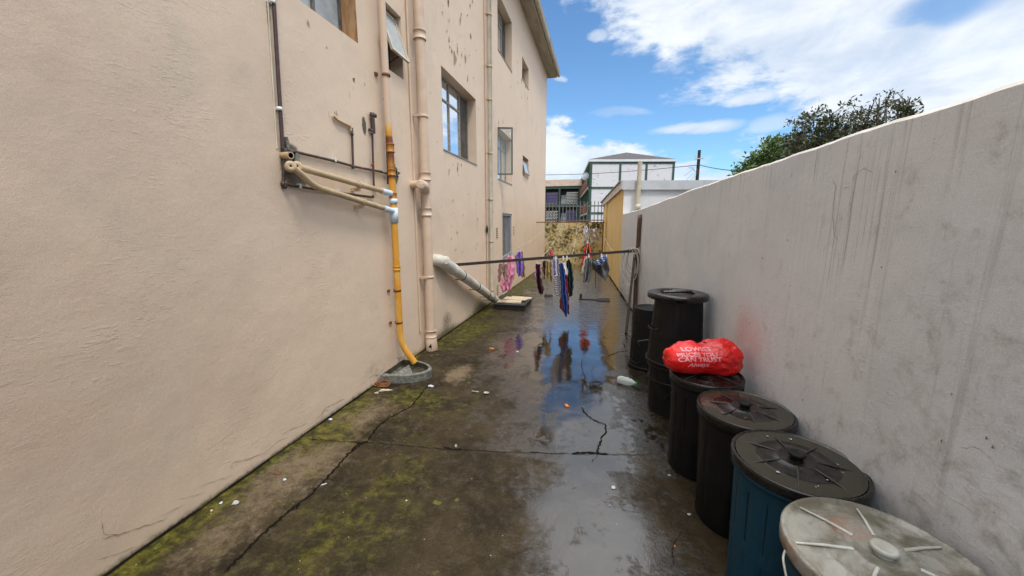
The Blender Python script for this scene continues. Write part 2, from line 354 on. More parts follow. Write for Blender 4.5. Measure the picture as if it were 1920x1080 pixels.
def ground_fn(T, b):
    o = T.obj(); a = T.attr('stain'); sp = T.node('ShaderNodeSeparateColor', None, Color=a.outputs['Color'])
    wet, moss, tan = sp.outputs[0], sp.outputs[1], sp.outputs[2]
    n1_ = T.noise(o, 2.2, 8, .68, .4); n2_ = T.noise(o, 12, 8, .72); n3_ = T.noise(o, 70, 4, .65)
    c = T.mix(T.ramp(n1_, .34, .66), (.017, .012, .005), (.050, .036, .017))
    c = T.mix(T.ramp(n2_, .45, .7, 0, .55), c, (.085, .066, .044))
    tf = T.math('ADD', tan, T.math('MULTIPLY', T.math('SUBTRACT', n2_, .5), 1.2)); c = T.mix(T.ramp(tf, .3, .9, 0, .8), c, (.20, .15, .095))
    mf = T.math('ADD', moss, T.math('MULTIPLY', T.math('SUBTRACT', T.noise(o, 7, 9, .76, .6), .5), 1.9))
    mc = T.mix(T.ramp(n2_, .38, .68), (.026, .025, .005), (.135, .122, .014)); c = T.mix(T.ramp(mf, .34, .9, 0, .88), c, mc)
    # lichen discs
    vd = T.node('ShaderNodeTexVoronoi', {'feature': 'F1'}, Vector=T.mix(.08, o, T.noise(o, 9, 3, .6, 0, True)), Scale=9.)
    keep = T.math('MULTIPLY', T.ramp(T.noise(o, 1.9, 4), .5, .62), T.ramp(moss, .02, .25))
    c = T.mix(T.math('MULTIPLY', T.math('MULTIPLY', T.ramp(vd.outputs['Distance'], .2, .12), keep), .6), c, (.15, .17, .03))
    sv = T.node('ShaderNodeTexVoronoi', {'feature': 'F1'}, Vector=o, Scale=34.)
    sk = T.ramp(T.node('ShaderNodeSeparateColor', None, Color=sv.outputs['Color']).outputs[0], .93, .95)
    c = T.mix(T.math('MULTIPLY', T.math('MULTIPLY', T.ramp(sv.outputs['Distance'], .14, .08), sk), .8), c, (.45, .43, .36))
    fine = T.ramp(n3_, .3, .75, .75, 1.2); c = T.mix(1., c, T.node('ShaderNodeCombineColor', None, Red=fine, Green=fine, Blue=fine).outputs[0], 'MULTIPLY')
    T.put(b.inputs['Base Color'], c)
    wf = T.math('ADD', wet, T.math('ADD', T.math('MULTIPLY', T.math('SUBTRACT', T.noise(T.scale(o, (1.3, .9, 1)), 3.2, 7, .66, .3), .5), 1.4), T.math('MULTIPLY', T.math('SUBTRACT', T.noise(T.scale(o, (1., 1.2, 1), (4, 4, 4)), 15, 6, .7, .4), .5), 1.0)))
    wr = T.ramp(wf, .50, .72); damp = T.ramp(wf, .12, .6)
    r = T.mix(damp, (.52,)*3, (.15,)*3); r = T.mix(wr, r, (.035,)*3)
    T.put(b.inputs['Roughness'], r); T.put(b.inputs['Specular IOR Level'], T.math('ADD', .18, T.math('MULTIPLY', damp, .4)))
    T.put(b.inputs['Base Color'], T.mix(T.math('MULTIPLY', damp, .45), c, (.006, .005, .003)))
    hs = T.math('ADD', T.math('MULTIPLY', T.noise(o, 48, 5, .7), 1.), T.math('MULTIPLY', T.noise(o, 190, 3, .6), .35))
    hs = T.math('ADD', hs, T.math('MULTIPLY', n2_, 1.6))
    yo = T.node('ShaderNodeSeparateXYZ', None, Vector=o).outputs[1]; st = T.math('MULTIPLY', T.math('SUBTRACT', 1., T.math('MULTIPLY', wr, T.math('MULTIPLY', T.ramp(yo, 6., 10., .955, .85), T.ramp(yo, 2.2, 2.7, .86, 1.)))), .75)
    nb = T.node('ShaderNodeBump', None, Height=hs, Strength=st, Distance=.0065)
    far = T.bump(T.math('MULTIPLY', T.noise(T.scale(o, (3.5, 11, 1)), 1.6, 4, .55, .5), T.ramp(yo, 5., 10.)), .9, .035)
    T.l.new(far, nb.inputs['Normal'])
    T.put(b.inputs['Normal'], nb.outputs[0])
    T.put(b.inputs['Coat Weight'], T.math('MULTIPLY', damp, .9)); T.put(b.inputs['Coat Roughness'], T.math('ADD', .05, T.math('MULTIPLY', T.math('SUBTRACT', 1., wr), .09)))
    nb2 = T.node('ShaderNodeBump', None, Height=hs, Strength=T.math('MULTIPLY', st, .55), Distance=.0065); T.l.new(far, nb2.inputs['Normal']); T.put(b.inputs['Coat Normal'], nb2.outputs[0])
M['ground'] = pmat('wet_mossy_concrete', spec=.5, fn=ground_fn)

# ------------------------------------------------------------------ marks laid on a surface (cracks, chips) go into that surface's own mesh
def ribbon(mb, pts, wd, up, m, jit=.4, sub_=5, amp=.012, seed=0):
    rr = random.Random(seed+len(pts)); P = [Vector(p) for p in pts]; Q = []
    U = Vector(up).normalized()
    for i in range(len(P)-1):
        for k in range(sub_):
            t = k/sub_; q = P[i].lerp(P[i+1], t); d = (P[i+1]-P[i]).normalized(); s_ = d.cross(U)
            Q.append(q+s_*rr.uniform(-amp, amp)*(0 if (k == 0 and i == 0) else 1))
    Q.append(P[-1]); vs = []; n = len(Q)
    for i, q in enumerate(Q):
        d = (Q[min(i+1, n-1)]-Q[max(i-1, 0)]).normalized(); s_ = d.cross(U)
        ww = wd*(1+rr.uniform(-jit, jit))*min(1, .15+min(i, n-1-i)/2.)
        vs += [q+s_*ww/2, q-s_*ww/2]
    mb.add(vs, [(2*i, 2*i+1, 2*i+3, 2*i+2) for i in range(n-1)], m)
def blotch(mb, c, ru, rv, U, V, N, m, seed, n=16, h=.0015, ang=0.):
    rr = random.Random(seed); c = Vector(c)+Vector(N)*h; vs = [c]; ph = rr.uniform(0, 6)
    for k in range(n):
        t = 2*math.pi*k/n; q = .72+.22*math.sin(3*t+ph)+rr.uniform(-.22, .22); a_, b_ = math.cos(t)*ru*q, math.sin(t)*rv*q
        a2 = a_*math.cos(ang)-b_*math.sin(ang); b2 = a_*math.sin(ang)+b_*math.cos(ang)
        vs.append(c+Vector(U)*a2+Vector(V)*b2)
    mb.add(vs, [(0, 1+k, 1+(k+1) % n) for k in range(n)], m)

# ================================================================== GROUND
def make_ground():
    xs = np.array([-900, -300, -80, -20, -6]+list(np.arange(-2.7, 1.6, .022))+[6, 20, 80, 300, 900.])
    ys = np.array([-400, -60, -12]+list(np.arange(-1.5, 6, .025))+list(np.arange(6, 16.6, .05))+[20, 40, 80, 200, 600, 1500.])
    X, Y = np.meshgrid(xs, ys, indexing='ij'); n, m = X.shape
    inside = (X > -2.75) & (X < 1.65) & (Y > -1.6) & (Y < 16.7)
    Z = np.where(inside, (fbm(X*1.4, Y*1.4, 3)-.5)*.014, 0.)
    Z = np.where((X < -2.4) | (X > 1.3), np.minimum(Z, 0), Z)
    f1 = fbm(X*.9+3, Y*.6, 11); f2 = fbm(X*1.5, Y*1.1, 23)
    xc = np.interp(Y, [0, 1.5, 2.5, 4, 6, 16], [.02, .0, -.04, -.14, -.3, -.75])
    hw = np.interp(Y, [0, 1.5, 2.4, 3.2, 5, 9, 16], [.34, .40, .42, .85, 1.0, 1.4, 1.3])
    wet = 1.08-np.abs(X-xc)/hw*.5+(f1-.5)*.9
    wet = np.where(Y < 2.45, wet-.28, wet); wet = wet-.35*ss(-X, 1.0, 1.9)
    for (px, py, rx, ry, am) in ((1040, 950, .13, .10, .75), (1085, 760, .25, .3, .25), (1200, 1000, .12, .2, .3)):
        g = G(px, py); wet = wet+am*np.exp(-(((X-g.x)/rx)**2+((Y-g.y)/ry)**2))
    wet = np.clip(wet, 0, 1)*.95
    moss = ss(-X+(f2-.5)*1.6, .75, 2.1)*.75
    moss = moss*np.clip(.45+ss(f1, .4, .6)*.7, 0, 1)
    for (px, py, rx, ry, am) in ((900, 610, .35, .9, .65), (850, 780, .5, .5, .35), (700, 1000, .5, .35, .35), (770, 745, .25, .2, .5), (330, 1000, .12, .5, .6), (980, 530, .5, 2., .6), (800, 900, .35, .3, .25), (640, 815, .2, .12, .5)):
        g = G(px, py); moss = moss+am*np.exp(-(((X-g.x)/rx)**2+((Y-g.y)/ry)**2))*(.5+f2)
    edge = ss(-X, 2.22, 2.32); moss = np.clip(moss+edge*.6, 0, 1)
    tan = np.zeros_like(X)
    for (px, py, rx, ry, am) in ((640, 790, .25, .4, .85), (860, 700, .18, .35, .9), (780, 690, .2, .3, .6), (1150, 620, .25, .8, .4), (1010, 560, .3, 1., .45), (480, 930, .35, .45, .5), (600, 860, .35, .35, .5), (740, 760, .35, .4, .4), (380, 1040, .3, .3, .35), (1260, 840, .12, .4, .5)):
        g = G(px, py); tan = tan+am*np.exp(-(((X-g.x)/rx)**2+((Y-g.y)/ry)**2))
    mb = MB(); V = np.stack([X, Y, Z], -1).reshape(-1, 3)
    mb.v = [tuple(p) for p in V.tolist()]
    idx = np.arange(n*m).reshape(n, m); q = np.stack([idx[:-1, :-1], idx[1:, :-1], idx[1:, 1:], idx[:-1, 1:]], -1).reshape(-1, 4)
    mb.f = [tuple(x) for x in q.tolist()]; mb.m = [0]*len(mb.f); mb.sm = [True]*len(mb.f)
    zz = lambda x, y: float((fbm(np.array([x*1.4]), np.array([y*1.4]), 3)[0]-.5)*.014)
    def C(pts, wd, amp=.008, seed=0, sub_=6, m=1):
        P = [G(*p) for p in pts]; Q = []
        for i in range(len(P)-1):
            for k in range(3): Q.append(P[i].lerp(P[i+1], k/3))
        Q.append(P[-1]); Q = [Vector((p.x, p.y, zz(p.x, p.y)+.0035)) for p in Q]
        ribbon(mb, Q, wd, (0, 0, 1), m, .55, max(2, sub_//2), amp, seed)
    C([(803, 722), (772, 762), (728, 785), (708, 800), (690, 825), (655, 850), (640, 868), (605, 905), (580, 930), (560, 945), (530, 970), (490, 1005), (455, 1040), (420, 1075)], .013, .008, 1, 8)
    C([(690, 828), (672, 832), (658, 846)], .02, .004, 2)
    C([(560, 943), (556, 955)], .018, .004, 2)
    C([(575, 823), (640, 828), (690, 830), (760, 836), (830, 842), (900, 846), (960, 849), (1045, 851), (1145, 853), (1215, 855)], .005, .005, 3)
    C([(832, 838), (850, 844), (866, 842)], .016, .004, 4); C([(990, 848), (1030, 851)], .009, .003, 4); C([(1072, 851), (1100, 849), (1145, 853)], .017, .004, 5)
    C([(1090, 764), (1094, 772), (1108, 786), (1122, 792), (1136, 797), (1135, 812), (1127, 826), (1122, 840), (1120, 851)], .011, .009, 6)
    C([(1120, 853), (1110, 868)], .003); C([(1092, 672), (1090, 690), (1097, 710), (1092, 725), (1094, 738)], .005, .01, 8)
    C([(1140, 668), (1160, 660), (1178, 658)], .012, .01, 9); C([(1168, 640), (1172, 655)], .009, .01, 9)
    C([(1280, 996), (1268, 1010), (1263, 1020), (1260, 1040), (1264, 1060)], .0035, .004, 10)
    C([(808, 688), (835, 670)], .006, .004, 11); C([(905, 665), (935, 655)], .006, .01, 12)
    # grimy gap where the left wall meets the slab
    P = [Vector((LX+.012, y, .004+zz(LX, y))) for y in np.arange(.2, 15.4, .22)]
    ribbon(mb, P, .016, (0, 0, 1), 1, .9, 2, .006, 13)
    P = [Vector((WX(y)-.015, y, .004+zz(WX(y), y))) for y in np.arange(.2, 15.8, .25)]
    ribbon(mb, P, .04, (0, 0, 1), 1, .8, 2, .01, 14)
    # rust ring stain
    g = G(520, 888); 
    o = mb.build('ground', [M['ground'], M['crack']], attrs={'stain': np.stack([wet, moss, np.clip(tan, 0, 1)], -1).reshape(-1, 3)})
    tag(o, kind='structure'); return zz
gz = make_ground()

# ================================================================== LEFT APARTMENT BUILDING
bl = empty('apartment_building', (LX-3, 6, 0), 'tall beige plastered apartment building with steel windows along the left of the alley', 'building')
WIN = dict(w1=(2.45, 3.43, 3.39, 4.5), w2=(3.87, 4.27, 3.36, 4.02), w3=(5.36, 6.88, 2.78, 3.93), w4=(8.38, 9.67, 5.38, 6.5),
           w5=(10.89, 11.82, 5.67, 6.25), w6=(8.33, 9.69, 2.70, 3.81), w7=(11.02, 11.91, 3.12, 3.68), door=(8.72, 9.69, 0.0, 1.97))
Y0, Y1, ZT, DEP = -3.5, 15.5, 7.42, .16
def left_wall():
    ey = [v for w_ in WIN.values() for v in w_[:2]]; ez = [v for w_ in WIN.values() for v in w_[2:]]
    ys = sorted(set([y for y in axis_lines(Y0, Y1, .07, ey) if not 2.2 < y < 4.1 or y in ey]+[round(float(y), 5) for y in np.arange(2.2, 4.1, .018) if min(abs(y-e) for e in ey) > .008]))
    zs = sorted(set([z for z in axis_lines(-.05, ZT, .07, ez) if not (1.7 < z < 3.0 or z < .35) or z in ez]+[-.05]+[round(float(z), 5) for z in list(np.arange(1.7, 3.0, .018))+list(np.arange(-.03, .35, .02)) if min(abs(z-e) for e in ez) > .008]))
    ys = np.array(ys); zs = np.array(zs); Yg, Zg = np.meshgrid(ys, zs, indexing='ij')
    bulge = (fbm(Yg*.5, Zg*.5, 5, 3)-.5)*.03*ss(Yg, -10, -9)
    nearw = np.zeros_like(Yg)
    for a, b, c, d in WIN.values():
        dy = np.maximum(np.maximum(a-Yg, Yg-b), 0); dz = np.maximum(np.maximum(c-Zg, Zg-d), 0); nearw = np.maximum(nearw, 1-np.clip(np.hypot(dy, dz)/.5, 0, 1))
    bulge = bulge*(1-nearw); bulge = bulge*ss(Zg, 0, .6)
    dark = np.zeros_like(Yg); yel = np.zeros_like(Yg); grn = np.zeros_like(Yg)
    def bl_(arr, u, v, ry, rz, am): p = LW(u, v); arr += am*np.exp(-(((Yg-p.y)/ry)**2+((Zg-p.z)/rz)**2))
    for a in ((538, 308, .07, .15, 1.15), (548, 285, .07, .05, .8), (562, 330, .08, .08, .7), (740, 330, .06, .08, 1.5), (682, 236, .03, .08, 1.6), (503, 28, .015, .06, 1.1), (575, 345, .2, .03, .35),
              (660, 325, .35, .04, .28), (900, 560, .3, .25, .35), (838, 600, .3, .22, .55), (866, 585, .3, .2, .3), (803, 660, .1, .06, .6), (738, 600, .1, .02, .2)): bl_(dark, *a)
    for a in ((545, 320, .14, .16, .6), (640, 340, .5, .13, .5), (705, 320, .1, .35, .65), (722, 500, .05, .8, .45), (640, 230, .2, .1, .3), (900, 550, .5, .35, .5), (853, 110, .05, .1, .3), (515, 60, .03, .9, .25)): bl_(yel, *a)
    yel += ss(Yg, 10.5, 15.5)*.35*(1.-ss(Zg, 0, 3.5))
    for a in ((700, 690, .25, .12, .5), (760, 670, .3, .1, .4), (835, 625, .5, .2, .7), (900, 575, .6, .22, .7)): bl_(grn, *a)
    foot = np.exp(-Zg/.06)
    grn += foot*.75; dark += np.exp(-Zg/.025)*.7; yel += np.exp(-Zg/.12)*.35
    mb = MB(); n, m = Yg.shape
    V = np.stack([LX+bulge, Yg, Zg], -1).reshape(-1, 3); mb.v = [tuple(p) for p in V.tolist()]
    idx = np.arange(n*m).reshape(n, m); yc = (ys[:-1]+ys[1:])/2; zc = (zs[:-1]+zs[1:])/2
    A, B = np.meshgrid(yc, zc, indexing='ij'); keep = np.ones_like(A, bool)
    for a, b, c, d in WIN.values(): keep &= ~((A > a) & (A < b) & (B > c) & (B < d))
    q = np.stack([idx[:-1, :-1], idx[1:, :-1], idx[1:, 1:], idx[:-1, 1:]], -1)[keep].reshape(-1, 4)
    mb.f = [tuple(x) for x in q.tolist()]; mb.m = [0]*len(mb.f); mb.sm = [True]*len(mb.f)
    for k, (a, b, c, d) in WIN.items():
        for p in (((a, c), (b, c)), ((b, c), (b, d)), ((b, d), (a, d)), ((a, d), (a, c))):
            (ya, za), (yb, zb) = p
            mb.add([(LX, ya, za), (LX, yb, zb), (LX-.3, yb, zb), (LX-.3, ya, za)], [(0, 1, 2, 3)], 4 if (k == 'w1' and ya == yb == b) else 0)
    # rest of the block: end wall, back, top
    mb.add([(LX, Y1, -.05), (LX-9, Y1, -.05), (LX-9, Y1, ZT), (LX, Y1, ZT), (LX-9, Y0, -.05), (LX, Y0, -.05), (LX, Y0, ZT), (LX-9, Y0, ZT)],
           [(0, 1, 2, 3), (4, 5, 6, 7), (1, 4, 7, 2), (3, 2, 7, 6)], 0)
    U, Vv, N = (0, 1, 0), (0, 0, 1), (1, 0, 0)
    def pt(u, v): return LW(u, v)
    # cracks near the foot and hairlines
    def C(pts, wd, amp=.01, seed=0, m=1): ribbon(mb, [LW(u, v, .0035) for u, v in pts], wd, (1, 0, 0), m, .6, 4, amp, seed)
    C([(190, 1010), (215, 1005), (250, 993), (290, 980), (312, 973)], .0028, .006, 1); C([(191, 975), (196, 1000), (226, 1007)], .002, .004, 2); C([(300, 968), (330, 955), (344, 945)], .002, .004, 3)
    C([(330, 938), (365, 930), (388, 922)], .002, .005, 4); C([(370, 913), (410, 900), (436, 892)], .002, .004, 5)
    C([(432, 878), (437, 868), (460, 862), (500, 848), (520, 828), (540, 820)], .0025, .005, 6); C([(527, 815), (545, 805), (560, 800), (580, 792)], .0025, .004, 7)
    C([(595, 785), (612, 765), (630, 755), (650, 745)], .0035, .006, 8); C([(600, 790), (606, 772), (618, 768)], .003, .006, 9)
    C([(700, 708), (712, 700), (722, 690)], .004, .008, 10); C([(690, 709), (700, 703), (712, 702)], .004, .006, 11)
    C([(742, 672), (750, 672), (757, 668)], .005, .01, 12, 1); C([(760, 662), (770, 657)], .005, .01, 13); C([(178, 1050), (215, 1040), (255, 1025)], .002, .004, 14)
    # plaster chips
    chips = [(853, 110, .07, .13, 3), (842, 75, .02, .06, 2), (858, 92, .018, .12, 2), (866, 102, .012, .06, 2), (873, 110, .03, .10, 3), (877, 148, .02, .07, 2), (841, 3, .03, .1, 2),
             (863, 43, .02, .03, 3), (838, 58, .012, .04, 3), (804, 390, .022, .10, 2), (842, 322, .015, .08, 2), (858, 315, .025, .1, 2), (770, 430, .02, .07, 3), (857, 436, .03, .04, 3),
             (747, 395, .03, .08, 3), (951, 155, .03, .10, 2), (947, 160, .02, .06, 2), (958, 164, .02, .05, 2), (978, 152, .04, .10, 2), (985, 163, .05, .07, 2), (989, 185, .05, .06, 2), (978, 183, .03, .05, 2),
             (970, 117, .02, .05, 2), (971, 155, .02, .06, 2), (935, 230, .02, .1, 2), (943, 228, .02, .08, 2), (964, 243, .02, .04, 2), (953, 376, .05, .04, 3), (915, 440, .03, .03, 3), (886, 3, .02, .05, 2),
             (715, 545, .008, .012, 2), (708, 575, .008, .01, 2), (735, 560, .006, .01, 2), (609, 385, .006, .03, 3), (553, 318, .02, .02, 2), (540, 330, .03, .02, 2), (735, 590, .008, .01, 2), (906, 540, .03, .02, 3), (611, 258, .012, .03, 3)]
    for i, (u, v, ru, rv, m_) in enumerate(chips): blotch(mb, pt(u, v), ru, rv, U, Vv, N, m_, i*3+1, ang=random.uniform(-.3, .3))
    for i in range(120):
        u = random.choice([random.uniform(560, 700), random.uniform(800, 1015), random.uniform(840, 900)]); v = random.uniform(0, 480)
        p = pt(u, v)
        if any(a-.1 < p.y < b+.1 and c-.1 < p.z < d+.1 for a, b, c, d in WIN.values()) or p.y > 15: continue
        s_ = random.uniform(.006, .022); blotch(mb, p, s_, s_*random.uniform(1, 2.5), U, Vv, N, random.choice([2, 3, 3]), i+900)
    # pencilled scribble on the plaster
    def S(pts, wd=.002): ribbon(mb, [LW(560+a*.1296, 500+b*.1296, .003) for a, b in pts], wd, (1, 0, 0), 5, .3, 2, .0005, 3)
    S([(310, 188), (350, 145), (402, 105)]); S([(402, 105), (370, 170), (340, 225)], .0015); S([(312, 278), (360, 225), (412, 200)])
    S([(360, 265), (362, 318)]); S([(360, 265), (378, 270), (384, 295), (362, 318)]); S([(390, 258), (392, 300), (406, 292)]); S([(392, 278), (404, 272)]); S([(412, 252), (416, 288)]); S([(428, 250), (432, 285)]); S([(444, 240), (434, 262), (448, 272), (436, 280)]); S([(355, 350), (430, 325)], .001)
    S([(600, 40), (595, 80), (620, 105), (650, 80), (645, 45), (620, 30), (600, 40)], .0012); S([(605, 65), (645, 60)], .0012); S([(725, 230), (760, 245)], .001); S([(745, 320), (790, 318)], .001)
    a = np.stack([dark, yel, grn], -1).reshape(-1, 3)
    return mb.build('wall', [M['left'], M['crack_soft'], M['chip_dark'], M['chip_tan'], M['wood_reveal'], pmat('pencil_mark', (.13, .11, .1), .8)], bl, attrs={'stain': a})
left_wall()
# roof, soffit, gutter
GX = -1.97
mb = MB(); mb.add([(LX-9.3, Y0-.3, 7.55), (GX, Y0-.3, 7.55), (GX, Y1+.35, 7.55), (LX-9.3, Y1+.35, 7.55), (LX-5, Y0+3, 9.6), (LX-5, Y1-3, 9.6)],
       [(0, 1, 4), (1, 2, 5, 4), (2, 3, 5), (3, 0, 4, 5)], 0)
mb.box((GX-.03, Y0-.3, 7.40), (GX, Y1+.35, 7.549), 1); mb.box((LX-9.3, Y1+.32, 7.40), (GX-.031, Y1+.35, 7.549), 1)
part(mb, 'roof', [M['roof_sheet'], M['gutter']], bl)
mb = MB()
yy = Y0-.28
while yy < Y1+.3:
    y2 = min(yy+2.4, Y1+.318); mb.box((LX+.001, yy+.006, 7.425), (GX-.031, y2-.006, 7.44)); yy += 2.4
mb.box((LX-9.25, Y1+.003, 7.425), (LX-.003, Y1+.318, 7.44)); part(mb, 'soffit', M['soffit'], bl)
mb = MB(); prof = [(0, .125), (.006, .03), (.035, 0), (.085, 0), (.115, .035), (.125, .125)]
yy = Y0-.3; vs = [(GX+.003+a, y, 7.41+b) for y in (Y0-.3, Y1+.36) for a, b in prof]; k = len(prof)
mb.add(vs, [(i, i+1, k+i+1, k+i) for i in range(k-1)]); mb.add(vs[k:], [tuple(range(k))]); mb.box((GX+.12, Y0-.3, 7.527), (GX+.135, Y1+.36, 7.545))
for y in np.arange(Y0, Y1, 1.83): mb.box((GX+.001, y, 7.405), (GX+.132, y+.03, 7.41)); mb.box((GX+.131, y, 7.405), (GX+.137, y+.03, 7.54))
part(mb, 'gutter', M['gutter'], bl)

def framebox(mb, y0, y1, z0, z1, x, t=.035, d=.035):
    mb.box((x-d, y0, z0), (x, y0+t, z1)); mb.box((x-d, y1-t, z0), (x, y1, z1)); mb.box((x-d, y0+t, z0), (x, y1-t, z0+t)); mb.box((x-d, y0+t, z1-t), (x, y1-t, z1))
def window(key, cols, trans, panes, frame='steel_frame', x=LX-DEP, label=None, open_=None):
    a, b, c, d = WIN[key]; fr = MB(); framebox(fr, a+.002, b-.002, c+.002, d-.002, x)
    ys_ = [a+(b-a)*t for t in cols]
    zt = c+(d-c)*trans if trans else None
    for y in ys_[1:-1]: fr.box((x-.03, y-.018, c+.038), (x+.004, y+.018, d-.038))
    if zt:
        for i in range(len(ys_)-1):
            if panes[i][0] != 'x': fr.box((x-.028, max(ys_[i]+.019, a+.038), zt-.015), (x+.002, min(ys_[i+1]-.019, b-.038), zt+.015))
    o = part(fr, 'window', M[frame], bl)
    for i in range(len(ys_)-1):
        for j, (z0, z1) in enumerate(((c+.03, zt), (zt, d-.03)) if zt else ((c+.03, d-.03),)):
            pm = panes[i][min(j, len(panes[i])-1)]
            g = MB(); tilt = random.uniform(-.002, .002)
            g.box((x-.020, ys_[i]+.012, z0), (x-.014, ys_[i+1]-.012, z1)); sub(g, 'pane', M[{'g': 'glass', 'f': 'frosted', 'p': 'frost_plain', 'x': 'unlit_dark', 'd': 'unlit_dark'}[pm]], o, bl)
    if frame == 'steel_frame':
        s_ = MB(); s_.box((x+.001, a+.002, c+.001), (LX+.012, b-.002, c+.016)); sub(s_, 'sill', M['steel_frame'], o, bl)
    return o, x
window('w1', (0, .3, .62, 1), .0, ['g', 'f', 'f'], 'dark_frame')
w2, _ = window('w2', (0, 1), 0, ['x'], 'dark_frame')
window('w3', (0, .12, .42, .72, 1), .72, ['gg', 'gg', 'gg', 'xx'])
window('w4', (0, .2, .45, .7, 1), .72, ['gg', 'gg', 'gg', 'xx'])
window('w5', (0, .5, 1), 0, ['g', 'd'])
w6, _ = window('w6', (0, .33, .66, 1), .72, ['gg', 'gg', 'gg'])
w7, _ = window('w7', (0, .5, 1), 0, ['g', 'd'])
# open casements
def sash(y0, y1, z0, z1, hinge, ang, gm, prt, axis, x=LX-.06, fm='steel_frame'):
    R_ = Matrix.Rotation(ang, 4, axis).to_3x3(); f = MB(); framebox(f, y0, y1, z0, z1, x, .03, .025); g = MB(); g.box((x-.015, y0+.03, z0+.03), (x-.01, y1-.03, z1-.03))
    h = Vector(hinge)
    for q in (f, g): q.v = [tuple(R_ @ (Vector(p)-h)+h) for p in q.v]
    s_ = sub(f, 'casement', M[fm], prt, bl); sub2 = g.build('pane', M[gm], None, wloc=bl.location); sub2.location = (0, 0, 0); sub2.parent = prt
a, b, c, d = WIN['w2']; sash(a+.02, b-.02, c+.14, d-.03, (LX-.06, a, d-.03), R(-19), 'frost_plain', w2, 'Y', fm='pipe_cream')
st = MB(); st.tube([(LX-.12, b-.12, c+.14), (LX+.06, b-.15, c+.2)], .006, 6); sub(st, 'stay', M['black_pipe'], w2, bl)
a, b, c, d = WIN['w6']; sash(a+.02, a+.37, c+.10, d-.0, (LX-.02, a+.02, 0), R(-72), 'glass_clear', w6, 'Z', x=LX-.02, fm='dark_frame')
a, b, c, d = WIN['w7']; sash(a+.05, b-.15, c+.05, d-.12, (LX-.03, a, d-.12), R(-15), 'frost_plain', w7, 'Y', x=LX-.03)
# door with barred gate
a, b, c, d = WIN['door']; x = LX-.02
g = MB(); g.box((LX-.22, a+.01, .01), (LX-.18, b-.01, d-.01)); dr = part(g, 'door', M['door_dark'], bl)
g = MB(); framebox(g, a+.003, b-.003, .015, d-.003, x, .05, .04)
for i in range(8): y = a+.05+(b-a-.1)*(i+.5)/8; g.tube([(x-.02, y, .05), (x-.02, y, d-.05)], .009, 6)
g.box((x-.035, a+.053, .86), (x+.006, b-.053, .93)); g.box((x-.038, a+.053, .45), (x-.006, b-.053, .49)); g.box((x-.04, a+.053, .065), (x-.004, b-.053, .28))
gt = part(g, 'security_gate', M['gate'], bl)
g = MB(); g.box((x+.007, b-.34, .84), (x+.05, b-.08, 1.0)); g.tube(fillet([(x+.05, b-.2, .92), (x+.1, b-.2, .92), (x+.1, b-.32, .92)], .03), .01, 6); sub(g, 'lock_box', M['gate'], gt, bl)
for (u, v, n, s_) in ((932, 436, 5, 1.), (963, 432, 5, 1.), (933, 543, 5, 1.2), (963, 515, 5, 1.)):
    p = LW(u, v); g = MB(); 
    for i in range(n): g.box((LX-.002, p.y-.07, p.z+(i-n/2)*.05), (LX+.004, p.y+.07, p.z+(i-n/2)*.05+.022))
    part(g, 'air_vent', M['chip_dark'], bl)

# ================================================================== PIPES ON THE LEFT WALL
PX = LX
def collar(mb, c, r, h, m=0, bead=True, seg=20):
    c = Vector(c); mb.lathe(c, [(r, -h/2), (r*1.12, -h/2), (r*1.14, -h/2+.008), (r*1.03, -h/2+.012), (r*1.03, h/2-.012), (r*1.14, h/2-.008), (r*1.12, h/2), (r, h/2)] if bead else [(r*.98, -h/2), (r*1.1, -h/2), (r*1.1, h/2), (r*.98, h/2)], seg, m)
# fat soil pipe
yS, xS, rS = 4.52, LX+.10, .062
sp_ = empty('soil_pipe', (xS, yS, 0), 'fat beige soil pipe with ribbed collars running down beside the round inspection branch', 'drain pipe')
mb = MB(); mb.tube([(xS, yS, .02), (xS, yS, 2.0), (xS, yS, 2.2), (xS, yS, 7.38)], rS, 24)
part(mb, 'pipe', M['pipe_beige'], sp_)
for z in (.235, 1.86, 2.30, 3.93, 5.6): mb = MB(); collar(mb, (xS, yS, z), rS+.006, .10, seg=28); part(mb, 'collar', M['pipe_beige'], sp_)
mb = MB(); pth = fillet([(xS, yS, 1.98), (xS, yS, 2.12), (xS+.06, yS-.16, 2.17), (xS+.05, yS-.22, 2.18)], .08); mb.tube(pth, rS*.95, 20)
mb.tube([(LX-.01, yS-.18, 2.185), (xS+.02, yS-.20, 2.185)], .045, 16)
br = part(mb, 'branch', M['pipe_beige'], sp_)
mb = MB(); c_ = Vector((xS+.05, yS-.22, 2.18)); ax = Vector((.35, -.93, .05)).normalized(); q_ = ax.to_track_quat('Z', 'Y').to_matrix()
mb.lathe(c_, [(0, .03), (.05, .03), (.056, .026), (.056, -.02)], 24, 0, axis=q_)
for k in range(3): t = k*2.1; mb.lathe(c_+q_ @ Vector((.04*math.cos(t), .04*math.sin(t), .03)), [(0, .006), (.006, .005), (.006, 0)], 8, 0, axis=q_)
sub(mb, 'inspection_cap', M['pipe_beige'], br, sp_)
for z in (1.0, 3.0, 4.9, 6.3): mb = MB(); mb.box((LX-.001, yS-.09, z), (xS+.01, yS-.062, z+.03)); mb.lathe((xS, yS, z+.015), [(rS, -.015), (rS+.006, -.015), (rS+.006, .015), (rS, .015)], 20); part(mb, 'bracket', M['pipe_beige'], sp_)
mb = MB(); mb.lathe((xS+.0, yS, 0), [(rS+.012, .0), (rS+.02, .02), (rS+.012, .17), (rS, .2)], 16, 0, fn=lambda t, r, z: r*(1+.10*math.sin(3*t+z*9)*(z < .1)))
blotch(mb, (xS+.03, yS-.083, .08), .025, .035, (1, 0, 0), (0, 0, 1), (0, -1, 0), 1, 5, h=.003); part(mb, 'broken_foot', [M['pipe_beige'], M['crack']], sp_)
